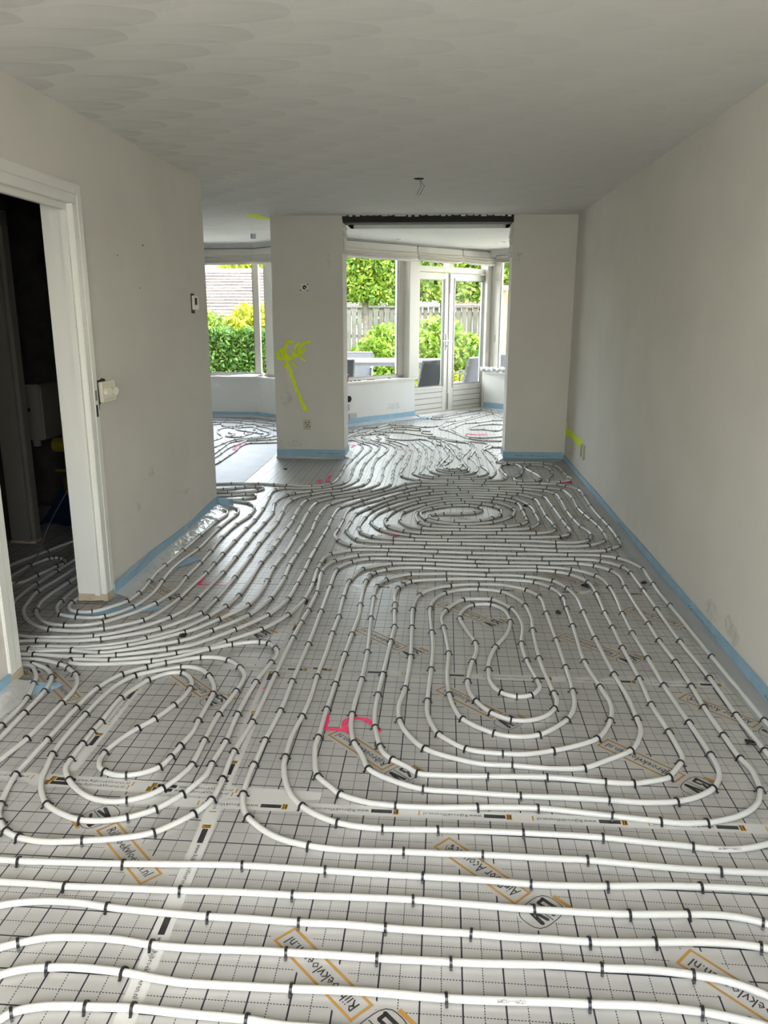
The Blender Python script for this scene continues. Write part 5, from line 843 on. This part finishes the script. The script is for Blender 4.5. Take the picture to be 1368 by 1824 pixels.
def leaf(t0, t1, gl, gr, lbl):
    mb = MB(); o0, o1 = .10, .15; z0, z1, g0, g1 = .03, 2.125, .425, 2.03
    mb.obox(Tw, (t0, o0, z0), (gl, o1, z1)); mb.obox(Tw, (gr, o0, z0), (t1, o1, z1)); mb.obox(Tw, (gl, o0, g1), (gr, o1, z1)); mb.obox(Tw, (gl, o0, z0), (gr, o1, g0))
    for a, b_ in (((gl-.03, g0-.03), (gr+.03, g0-.012)), ((gl-.03, g1+.012), (gr+.03, g1+.03)), ((gl-.03, g0-.03), (gl-.012, g1+.03)), ((gr+.012, g0-.03), (gr+.03, g1+.03))):
        mb.obox(Tw, (a[0], o0-.010, a[1]), (b_[0], o0+.001, b_[1]))
    lf = mb.obj('door_leaf', 'frame', d1, bevel=.003)
    pane(Tw, (gl, g0), (gr, g1), .125, lf)
    for z in (.335, .25, .165, .085): MB().obox(Tw, (gl+.0, o0-.002, z-.005), (gr, o0+.0005, z+.005)).obj('groove', 'grey', lf)
    e = .012; g = MB()
    for p, q in (((gl, g0), (gl+e, g1)), ((gr-e, g0), (gr, g1)), ((gl, g0), (gr, g0+e)), ((gl, g1-e), (gr, g1))): g.obox(Tw, (p[0], .105, p[1]), (q[0], .128, q[1]))
    g.obj('gasket', 'grey', lf); return lf
lf = leaf(1.345, 2.185, 1.42, 2.075, 'left'); rf = leaf(2.235, 3.10, 2.335, 3.02, 'right')
MB().obox(Tw, (2.185, .085, .03), (2.240, .13, 2.125)).obj('meeting_stile', 'frame', d1, bevel=.004)
MB().obox(Tw, (2.190, .08, 1.83), (2.200, .088, 2.12)).obox(Tw, (2.190, .08, .05), (2.203, .088, .30)).obj('bolt', 'grey', d1)
MB().obox(Tw, (2.130, .088, .97), (2.170, .10, 1.22)).obj('handle_plate', 'frame', lf, bevel=.003)
mb = MB(); mb.tube([Tw(2.15, .09, 1.12), Tw(2.15, .04, 1.12)], .008, 8).tube([Tw(2.15, .045, 1.12), Tw(2.02, .045, 1.12)], .008, 8).tube([Tw(2.15, .045, 1.12), Tw(2.19, .05, 1.12)], .007, 8); mb.obj('handle', 'chrome', lf)
MB().obox(Tw, (2.143, .085, 1.02), (2.157, .0885, 1.05)).obj('keyhole', 'dark', lf)
# roman blinds, folded up
def blind(T, t0, t1, z1, drop, lb, lean=0.0, seed=1):
    rr = random.Random(seed); n = 14; prof = [(-.03, 0), (-.045, -.09), (-.075, -.105), (-.05, -.12), (-.085, -.155), (-.055, -.165), (-.09, -.20), (-.06, -.225), (-.03, -.20), (-.02, -.10), (-.01, 0)]
    k_ = drop/.225; vs = []; m_ = len(prof)
    for i in range(n+1):
        f = i/n; t_ = t0+(t1-t0)*f; e = 1-min(1, min(f, 1-f)*9); sag = .012*math.sin(f*3.14)+rr.uniform(-.003, .003)
        for o_, z_ in prof: vs.append(T(t_, o_*(1-.35*e)+rr.uniform(-.003, .003), z1+z_*k_*(1-.06*e)-sag*(z_ < -.1)))
    fs = [(i*m_+k, (i+1)*m_+k, (i+1)*m_+(k+1) % m_, i*m_+(k+1) % m_) for i in range(n) for k in range(m_)]+[tuple(range(m_)), tuple(n*m_+k for k in range(m_-1, -1, -1))]
    o = thing('roman_blind', T((t0+t1)/2, -.05, z1), lb, 'blind', group=None)
    MB().add(vs, fs).obj('folded_cloth', 'cloth', o, smooth=False); MB().obox(T, (t0, -.035, z1), (t1, -.005, z1+.012)).obj('headrail', 'grey', o); return o
blind(Tw, -.33, 1.33, 2.465, .205, 'cream folded roman blind above the wide garden window', seed=2)
blind(Tw, 1.36, 2.33, 2.465, .20, 'cream folded roman blind above the left garden door leaf', seed=3)
blind(Tw, 2.36, 3.22, 2.465, .20, 'cream folded roman blind above the right garden door leaf', seed=4)
ba = blind(Ta, .05, 1.80, 2.425, .215, 'cream folded roman blind above the hedge window', seed=5)
blind(Tb, .04, 1.60, 2.425, .22, 'cream folded roman blind on the slanted window left of the column', seed=6)
blind(Tr, .17, 1.0, 2.40, .10, 'short grey roller blind above the narrow right window', seed=7)
MB().tube([(-3.40, 11.62, 2.5), (-3.395, 11.62, 2.43), (-3.41, 11.62, 2.38), (-3.40, 11.62, 2.33)], .004, 6).tube([(-3.40, 11.62, 2.33), (-3.40, 11.62, 2.27)], .014, 8).tube([(-3.40, 11.62, 2.43), (-3.40, 11.62, 2.40)], .012, 8).obj('blind_cord', 'black', label='black cord with a dark pull hanging by the hedge window blind', cat='cord')
# things on the sills
cx_, cy_, _ = Tw(.03, .06, 0)
t = thing('cup', (cx_, cy_, .605), 'dark red drinking cup on the sill of the wide garden window', 'cup')
MB().lathe([(.0, .0), (.026, 0), (.034, .10), (.036, .10), (.036, .104), (.032, .104), (.025, .006), (0, .006)], (cx_, cy_, .605), 18).obj('cup_body', 'red', t, smooth=True); MB().lathe([(.0335, .098), (.0375, .098), (.0375, .106), (.0335, .106)], (cx_, cy_, .605), 18).obj('rim', 'paper', t)
for i, (tt, oo, lb) in enumerate(((.10, .05, 'small black part on the sill right beside the red cup'), (.19, .06, 'second small black part right of the red cup on the sill'), (.25, .04, 'third small black part right of the red cup on the sill'), (.86, .06, 'small black part alone at the right end of the garden window sill'), (-.05, .05, 'small black part left of the red cup on the sill'))):
    x, y, _ = Tw(tt, oo, 0); MB().tube([(x-.02, y, .612), (x, y+.012, .616), (x+.022, y-.004, .612)], .007, 6).obj('fitting', 'black', label=lb, cat='fitting', smooth=True)
x, y, _ = Tw(.50, .05, 0); MB().tube([(x-.06, y-.06, .611), (x+.04, y+.05, .611)], .005, 6).obj('pencil', 'red', label='thin red pencil lying on the garden window sill', cat='pencil')
mb = MB(); pp = [(0, 0), (.5, .02), (.62, .10), (.40, .20), (.05, .16)]; rr = random.Random(2)
mb.add([Ta(1.25+a, -.10+b, .607+(.03 if a > .3 and b > .05 else 0)) for a, b in pp]+[Ta(1.25+a, -.10+b, .6095+(.03 if a > .3 and b > .05 else 0)) for a, b in pp], [(4, 3, 2, 1, 0), (5, 6, 7, 8, 9)]+[(i, (i+1) % 5, 5+(i+1) % 5, 5+i) for i in range(5)]); mb.obj('paper_sheet', 'paper', label='white crumpled paper on the sill at the corner left of the column', cat='paper')
MB().obox(Ta, (1.12, .0, .606), (1.58, .07, .612)).obj('paper_sheet', 'paper', label='flat white paper strip on the hedge window sill', cat='paper')
mb = MB(); n, m_ = 22, 8; rr = random.Random(9); vs = []
for i in range(n+1):
    for j in range(m_): 
        a = 2*math.pi*j/m_; q = .045*(1+.5*math.sin(i*1.7+j)+rr.uniform(-.3, .3)); vs.append(Tr(-.06+.62*i/n, -.02+q*1.1*math.cos(a), .645+max(-.035, q*.8*math.sin(a))))
mb.add(vs, [(i*m_+k, (i+1)*m_+k, (i+1)*m_+(k+1) % m_, i*m_+(k+1) % m_) for i in range(n) for k in range(m_)]+[tuple(range(m_)), tuple(n*m_+k for k in range(m_-1, -1, -1))]); mb.obj('cloth_bundle', 'paper', label='crumpled white cloth on the sill right of the garden doors', cat='cloth', smooth=True)
# socket holes in the garden window wall
t = thing('wall_hole', Tw(.0, 0, .35), 'round black socket hole with a pipe in the low wall below the red cup', 'socket'); MB().tube([Tw(.015, .0, .375), Tw(.015, -.012, .375)], .045, 16).obj('hole', 'dark', t); MB().obox(Tw, (-.03, -.02, .22), (.02, 0, .30)).obj('fitting', 'chrome', t)
MB().obox(Tw, (.02, -.012, .09), (.16, .0, .17)).obj('vent_plate', 'beige', label='small beige vent plate low on the garden window wall', cat='vent')
# front window behind the camera
win('window_5', lambda t_, o_, z_: (-1.35+t_, -.75-o_, z_), 0, 2.3, .80, 2.25, .05, [(.04, .08), (1.15, .08), (2.26, .08)])
# ------------------------------------------------------------------ garden
st('ground_terrace', MB().box((-12, 8.0, -.16), (6, 15.6, -.10)).box((-12, -8, -.16), (12, -.9, -.1)), 'stone')
st('ground_lawn', MB().box((-14, 15.6, -.16), (10, 45, -.09)), 'grass')
pv = bpy.data.objects['ground_terrace']
me_t = MB().box((0, 0, 0), (.585, .585, .025)).mesh('paving_tile', 'stone', bevel=.006)
for i in range(-8, 5):
    for j in range(7):
        x, y = i*.6, 11.4+j*.6
        q = Vector((x+.3, y+.3)); 
        if (q-D).dot(N) < .75 and q.x > -2.6: continue
        if q.y < 12.5 and q.x < -2.2: continue
        if (q-F2).dot(N2) < .75 and q.x > .6: continue
        o = link('paving_tile', me_t, pv); o.location = (x, y, -.10)
def foliage(fn, n, size, seed=1):
    rr = random.Random(seed); vs = []; fs = []
    for i in range(n):
        c = Vector(fn(rr)); a = Vector((rr.gauss(0, 1), rr.gauss(0, 1), rr.gauss(0, 1))).normalized(); b = a.cross(Vector((rr.gauss(0, 1), rr.gauss(0, 1), rr.gauss(0, 1)))).normalized()
        s = size*rr.uniform(.6, 1.3); o = len(vs); vs += [tuple(c-a*s), tuple(c+b*s*.45), tuple(c+a*s), tuple(c-b*s*.45)]; fs.append((o, o+1, o+2, o+3))
    mb = MB(); mb.add(vs, fs); return mb
def ell(c, r, hollow=.55):
    def f(rr):
        while True:
            p = Vector((rr.uniform(-1, 1), rr.uniform(-1, 1), rr.uniform(-1, 1)))
            if hollow < p.length < 1+.12*math.sin(p.x*9+p.y*7+p.z*8): return (c[0]+p.x*r[0], c[1]+p.y*r[1], max(-.05, c[2]+p.z*r[2]))
    return f
def boxf(a, b, edge=.18):
    def f(rr):
        p = [rr.uniform(a[i], b[i]) for i in range(3)]
        k = rr.random()
        if k < .5: p[1] = a[1]+abs(rr.gauss(0, edge))*.6
        elif k < .8: p[2] = b[2]-abs(rr.gauss(0, edge))*.5+.04*math.sin(p[0]*11)
        return p
    return f
def plant(name, loc, lb, cat, parts, group=None):
    o = thing(name, loc, lb, cat, group=group)
    for nm, mb, m in parts:
        c = mb.obj(nm, m, o)
        if nm == 'foliage': c['kind'] = 'stuff'
    return o
def core(a, b): return MB().box(a, b)
plant('hedge', (-4.9, 16.1, -.1), 'clipped dark green hedge in front of the left window', 'hedge', [('foliage', foliage(boxf((-7.2, 15.5, -.05), (-3.35, 16.6, 1.2)), 15000, .055, 1), 'leafdark'), ('branches', core((-7.1, 15.72, -.1), (-3.5, 16.5, 1.02)), 'soil')])
plant('shrub', (-4.2, 18, -.1), 'tall yellow green shrub behind the hedge', 'shrub', [('foliage', foliage(ell((-4.05, 18.1, .75), (.95, .7, 1.0)), 6500, .07, 2), 'leafyel'), ('stem', MB().tube([(-4.05, 18.1, -.1), (-4.05, 18.1, .9)], .05, 8), 'trunk')])
plant('shrub', (-5.3, 18, -.1), 'lower olive shrub behind the left end of the hedge', 'shrub', [('foliage', foliage(ell((-5.25, 17.8, .65), (.75, .6, .92)), 4500, .06, 3), 'leaf'), ('stem', MB().tube([(-5.25, 17.8, -.1), (-5.25, 17.8, .8)], .04, 8), 'trunk')])
plant('shrub', (-2.5, 17.5, -.1), 'yellow shrub seen past the slanted window post', 'shrub', [('foliage', foliage(ell((-3.05, 19.6, .9), (.7, .6, 1.0)), 3500, .07, 23), 'leafyel'), ('stem', MB().tube([(-3.05, 19.6, -.1), (-3.05, 19.6, .8)], .04, 8), 'trunk')])
def tree(x, a, b, lb, seed):
    plant('tree', (x, 19.5, -.1), lb, 'tree', [('foliage', foliage(boxf((a, 19.0, 1.80), (b, 20.4, 3.6), .3), 11000, .085, seed), 'leaf'), ('trunk', MB().tube([(x, 19.5, -.1), (x+.02, 19.5, .8), (x-.01, 19.5, 1.7), (x, 19.5, 3.0)], [.10, .085, .08, .04], 10), 'trunk'),
        ('branch', MB().tube([(x, 19.5, 1.75), (a+.2, 19.5, 2.1)], .03, 6).tube([(x, 19.5, 1.8), (b-.2, 19.5, 2.15)], .03, 6).tube([(x, 19.5, 2.4), (a+.2, 19.5, 2.8)], .025, 6).tube([(x, 19.5, 2.4), (b-.2, 19.5, 2.9)], .025, 6), 'trunk')])
tree(-1.78, -2.9, -.75, 'pleached green tree with its trunk seen in the wide garden window', 4); tree(.09, -.75, 1.25, 'pleached green tree with its trunk seen in the left garden door', 5)
plant('tree', (3.0, 21, -.1), 'light green tree behind the porch on the right', 'tree', [('foliage', foliage(ell((2.3, 20.2, 2.2), (1.1, .9, 1.5)), 6000, .08, 6), 'leaf'), ('trunk', MB().tube([(2.3, 20.2, -.1), (2.3, 20.2, 2.0)], .09, 8), 'trunk')])
plant('shrub', (-.95, 17.6, -.1), 'broad bright green bush seen in the wide garden window', 'shrub', [('foliage', foliage(ell((-.98, 17.6, .50), (.80, .6, .80)), 7500, .06, 7), 'leafbush'), ('stem', MB().tube([(-.98, 17.6, -.1), (-.98, 17.6, .5)], .05, 8), 'trunk')])
plant('shrub', (.0, 17.8, -.1), 'large leaved green bush seen in the left garden door', 'shrub', [('foliage', foliage(ell((-.02, 17.9, .55), (.62, .55, .92)), 3600, .09, 8), 'leafbush'), ('stem', MB().tube([(-.02, 17.9, -.1), (-.02, 17.9, .6)], .05, 8), 'trunk')])
plant('shrub', (.6, 18, -.1), 'loose green plant seen in the right garden door', 'shrub', [('foliage', foliage(ell((.62, 18.1, .40), (.42, .45, .72), .2), 1500, .075, 9), 'leafbush'), ('stem', MB().tube([(.62, 18.1, -.1), (.62, 18.1, .5)], .03, 8), 'trunk')])
plant('shrub', (-2.05, 18.6, -.1), 'small young plant low against the fence', 'shrub', [('foliage', foliage(ell((-2.02, 19.2, .35), (.16, .16, .42), .1), 350, .06, 10), 'leafbush'), ('stem', MB().tube([(-2.02, 19.2, -.1), (-2.02, 19.2, .6)], .015, 6), 'trunk')])
plant('shrub', (-.1, 16.6, -.1), 'low yellowish flower border in front of the bushes', 'shrub', [('foliage', foliage(ell((.1, 16.9, .05), (1.0, .35, .32), .2), 2200, .05, 11), 'leafyel'), ('stem', MB().tube([(.1, 16.9, -.1), (.1, 16.9, .15)], .03, 6), 'trunk')])
plant('shrub', (1.2, 17.4, -.1), 'dark green low shrub beside the porch post', 'shrub', [('foliage', foliage(ell((1.02, 17.2, .35), (.28, .3, .55), .2), 1200, .055, 12), 'leafdark'), ('stem', MB().tube([(1.02, 17.2, -.1), (1.02, 17.2, .3)], .03, 6), 'trunk')])
plant('shrub', (1.9, 18.4, -.1), 'yellow shrub behind the porch post', 'shrub', [('foliage', foliage(ell((1.75, 18.6, 1.0), (.55, .5, .85)), 2500, .07, 13), 'leafyel'), ('stem', MB().tube([(1.75, 18.6, -.1), (1.75, 18.6, .8)], .03, 6), 'trunk')])
# fence of overlapping upright boards
fe = thing('fence', (-.5, 22, -.1), 'weathered grey fence of upright boards behind the garden', 'fence')
bm_ = [MB().box((0, 0, 0), (.135, .018, 1.72+.0*i)).mesh('board', 'fence', bevel=.003) for i in range(1)]
for i in range(44):
    o = link('board', bm_[0], fe); o.location = (-3.9+.15*i, 22.0+(.022 if i % 2 else 0), -.05+.004*math.sin(i*3.1)); o.rotation_euler = (0, 0, 0)
for z in (.3, .85, 1.45): MB().box((-3.9, 22.04, z), (2.7, 22.08, z+.09)).obj('rail', 'fence', fe)
MB().box((-3.9, 21.985, 1.66), (2.7, 22.06, 1.71)).obj('cap_rail', 'fence', fe)
for x in (-3.4, -1.6, .2, 2.0): MB().box((x, 22.05, -.1), (x+.09, 22.14, 1.78)).obj('post', 'fence', fe)
# roofs and houses beyond
def roof(name, x0, x1, ya, za, yb, zb_, m, lb, tw=.30, rowh=.17):
    o = thing(name, ((x0+x1)/2, yb, 0), lb, 'building'); L_ = math.hypot(yb-ya, zb_-za); n = int(L_/rowh); mb = MB(); rr = random.Random(3)
    dy, dz = (yb-ya)/L_, (zb_-za)/L_
    for r_ in range(n):
        x = x0+(tw/2 if r_ % 2 else 0)-tw
        while x < x1:
            a, b_ = max(x, x0), min(x+tw-.012, x1)
            if b_ > a+.02:
                s0 = r_*rowh; s1 = s0+rowh*1.15; th = .035+rr.uniform(0, .02)
                p = lambda xx, s, h: (xx, ya+dy*s-dz*h, za+dz*s+dy*h)
                mb.add([p(a, s0, 0), p(b_, s0, 0), p(b_, s1, 0), p(a, s1, 0), p(a, s0, th), p(b_, s0, th), p(b_, s1, .012), p(a, s1, .012)], [(0,3,2,1),(4,5,6,7),(0,1,5,4),(1,2,6,5),(2,3,7,6),(3,0,4,7)])
            x += tw
    r = mb.obj('tiles', m, o); r['kind'] = 'stuff'
    MB().box((x0, yb-.08, zb_-.02), (x1, yb+.08, zb_+.07)).obj('ridge', 'zinc', o)
    MB().box((x0+.1, ya+.2, -.1), (x1-.1, ya+.4, za+.05)).add([(x0, ya, za-.02), (x1, ya, za-.02), (x1, yb, zb_-.02), (x0, yb, zb_-.02), (x0, yb+3, za-.02), (x1, yb+3, za-.02)], [(0, 1, 2, 3), (3, 2, 5, 4)]).obj('wall', 'housewhite', o)
    return o
roof('shed', -11, -3.6, 21.3, 1.05, 24.2, 2.72, 'roofpink', 'neighbouring building with a pinkish grey tiled roof behind the hedge', .34, .175)
roof('shed', -6.5, -2.83, 27.5, 1.55, 29.0, 2.07, 'roofpink', 'low grey roof behind the fence at the left of the garden window', .4, .18)
roof('shed', .35, 3.2, 26.5, 1.45, 28.5, 2.45, 'roofbrown', 'brownish red roof behind the fence seen in the right garden door', .3, .16)
h = thing('house', (-10.5, 40, 0), 'distant white house with grey paned windows above the roof ridge', 'house')
MB().box((-16, 40, -.1), (-9.6, 46, 6)).obj('wall', 'housewhite', h)
for x in (-11.3, -10.55): 
    wv = MB().box((x-.06, 39.95, 3.2), (x+.56, 40, 4.3)).obj('window', 'frame', h); 
    for a, b_ in ((.0, .24), (.27, .5)): MB().box((x+a, 39.93, 3.3), (x+b_, 39.96, 3.7)).obj('pane', 'darkglass', wv); MB().box((x+a, 39.93, 3.75), (x+b_, 39.96, 4.2)).obj('pane', 'darkglass', wv)
plant('tree', (-8, 33, -.1), 'yellow green tree beyond the roof ridge', 'tree', [('foliage', foliage(ell((-7.3, 33, 2.9), (1.9, 1.2, 1.6)), 4500, .14, 14), 'leafyel'), ('trunk', MB().tube([(-7.3, 33, -.1), (-7.3, 33, 2.5)], .15, 8), 'trunk')])
for i, (x, y, z, rx, rz_, lb) in enumerate(((-2.9, 34, 3.4, 2.0, 2.6, 'tall green tree far behind the fence at the left'), (1.4, 34, 3.8, 2.0, 2.4, 'tall green tree far behind the fence in the middle'), (5.7, 33, 3.4, 2.0, 2.6, 'tall green tree far behind the porch'))):
    plant('tree', (x, y, -.1), lb, 'tree', [('foliage', foliage(ell((x, y, z), (rx, 1.3, rz_)), 5000, .15, 15+i), 'leaf'), ('trunk', MB().tube([(x, y, -.1), (x, y, z)], .16, 8), 'trunk')])
# garden table and chairs
t = thing('garden_table', (-.9, 13.95, -.075), 'long white topped garden table on the terrace', 'table')
MB().box((-2.0, 13.45, .715), (.06, 14.45, .74)).obj('table_top', 'tabletop', t, bevel=.004); MB().box((-1.96, 13.50, .655), (.02, 13.53, .715)).box((-1.96, 14.37, .655), (.02, 14.40, .715)).obj('apron', 'zinc', t)
for x in (-1.62, -.32):
    for y in (13.53, 14.33): MB().box((x, y, -.075), (x+.055, y+.055, .715)).obj('leg', 'zinc', t, bevel=.003)
def chair(loc, rz, sl, lb):
    o = thing('garden_chair', loc, lb, 'chair', rz); P = local(o); fr_ = 'grey'
    for s in (-1, 1):
        P('leg', MB().tube([(s*.26, .25, .62), (s*.26, .26, .02), (s*.26, .27, 0)], .014, 8), fr_, smooth=True)
        P('leg', MB().tube([(s*.26, -.14, .42), (s*.26, -.30, 0)], .014, 8), fr_, smooth=True)
        P('armrest', MB().box((s*.26-.022, -.26, .61), (s*.26+.022, .28, .635)), fr_, bevel=.006)
        P('back_frame', MB().tube([(s*.25, -.16, .36), (s*.25, -.30, .88)], .015, 8), fr_, smooth=True)
    P('seat_frame', MB().tube([(-.25, .24, .42), (.25, .24, .42)], .014, 8).tube([(-.25, .24, .42), (-.25, -.18, .40)], .014, 8).tube([(.25, .24, .42), (.25, -.18, .40)], .014, 8).tube([(-.25, -.30, .88), (.25, -.30, .88)], .014, 8), fr_, smooth=True)
    P('seat', MB().add([(-.24, .24, .425), (.24, .24, .425), (.24, .0, .405), (-.24, .0, .405), (.24, -.17, .405), (-.24, -.17, .405), (-.24, .24, .413), (.24, .24, .413), (.24, .0, .393), (-.24, .0, .393), (.24, -.17, .393), (-.24, -.17, .393)], [(0, 1, 2, 3), (3, 2, 4, 5), (9, 8, 7, 6), (11, 10, 8, 9), (0, 6, 7, 1), (5, 4, 10, 11)]), sl)
    P('backrest', MB().add([(-.24, -.175, .42), (.24, -.175, .42), (.24, -.295, .875), (-.24, -.295, .875), (-.24, -.187, .42), (.24, -.187, .42), (.24, -.307, .875), (-.24, -.307, .875)], [(0, 1, 2, 3), (7, 6, 5, 4), (0, 4, 5, 1), (2, 6, 7, 3), (1, 5, 6, 2), (3, 7, 4, 0)]), sl)
    return o
zt = -.075
chair((-1.50, 14.78, zt), math.pi, 'slinglight', 'light grey garden chair on the far side of the table'); chair((-1.68, 13.05, zt), .25, 'sling', 'dark garden chair on the near side of the table at its left end')
chair((-.30, 12.95, zt), math.radians(48), 'sling', 'dark garden chair just outside the left garden door leaf'); chair((.42, 13.78, zt), math.radians(52), 'sling', 'dark garden chair just outside the right garden door leaf')
t = thing('planter', (1.2, 14.9, zt), 'low grey planter box outside the narrow right window', 'planter'); MB().box((.95, 14.6, zt), (1.6, 15.1, .56)).obj('box', 'zinc', t, bevel=.01); MB().box((1.05, 14.55, .56), (1.6, 15.15, .80)).obj('cushion', 'sling', t, bevel=.02)
t = thing('porch', (1.8, 16.2, zt), 'wooden porch post and white edged roof on the right', 'porch')
MB().box((1.12, 16.0, zt), (1.29, 16.17, 1.97)).obj('post', 'tan', t, bevel=.006); MB().box((1.02, 15.85, 1.97), (4.5, 16.0, 2.05)).obj('roof_edge', 'housewhite', t); MB().box((1.29, 16.1, .5), (4.2, 16.14, 1.97)).obj('panel', 'tan', t)
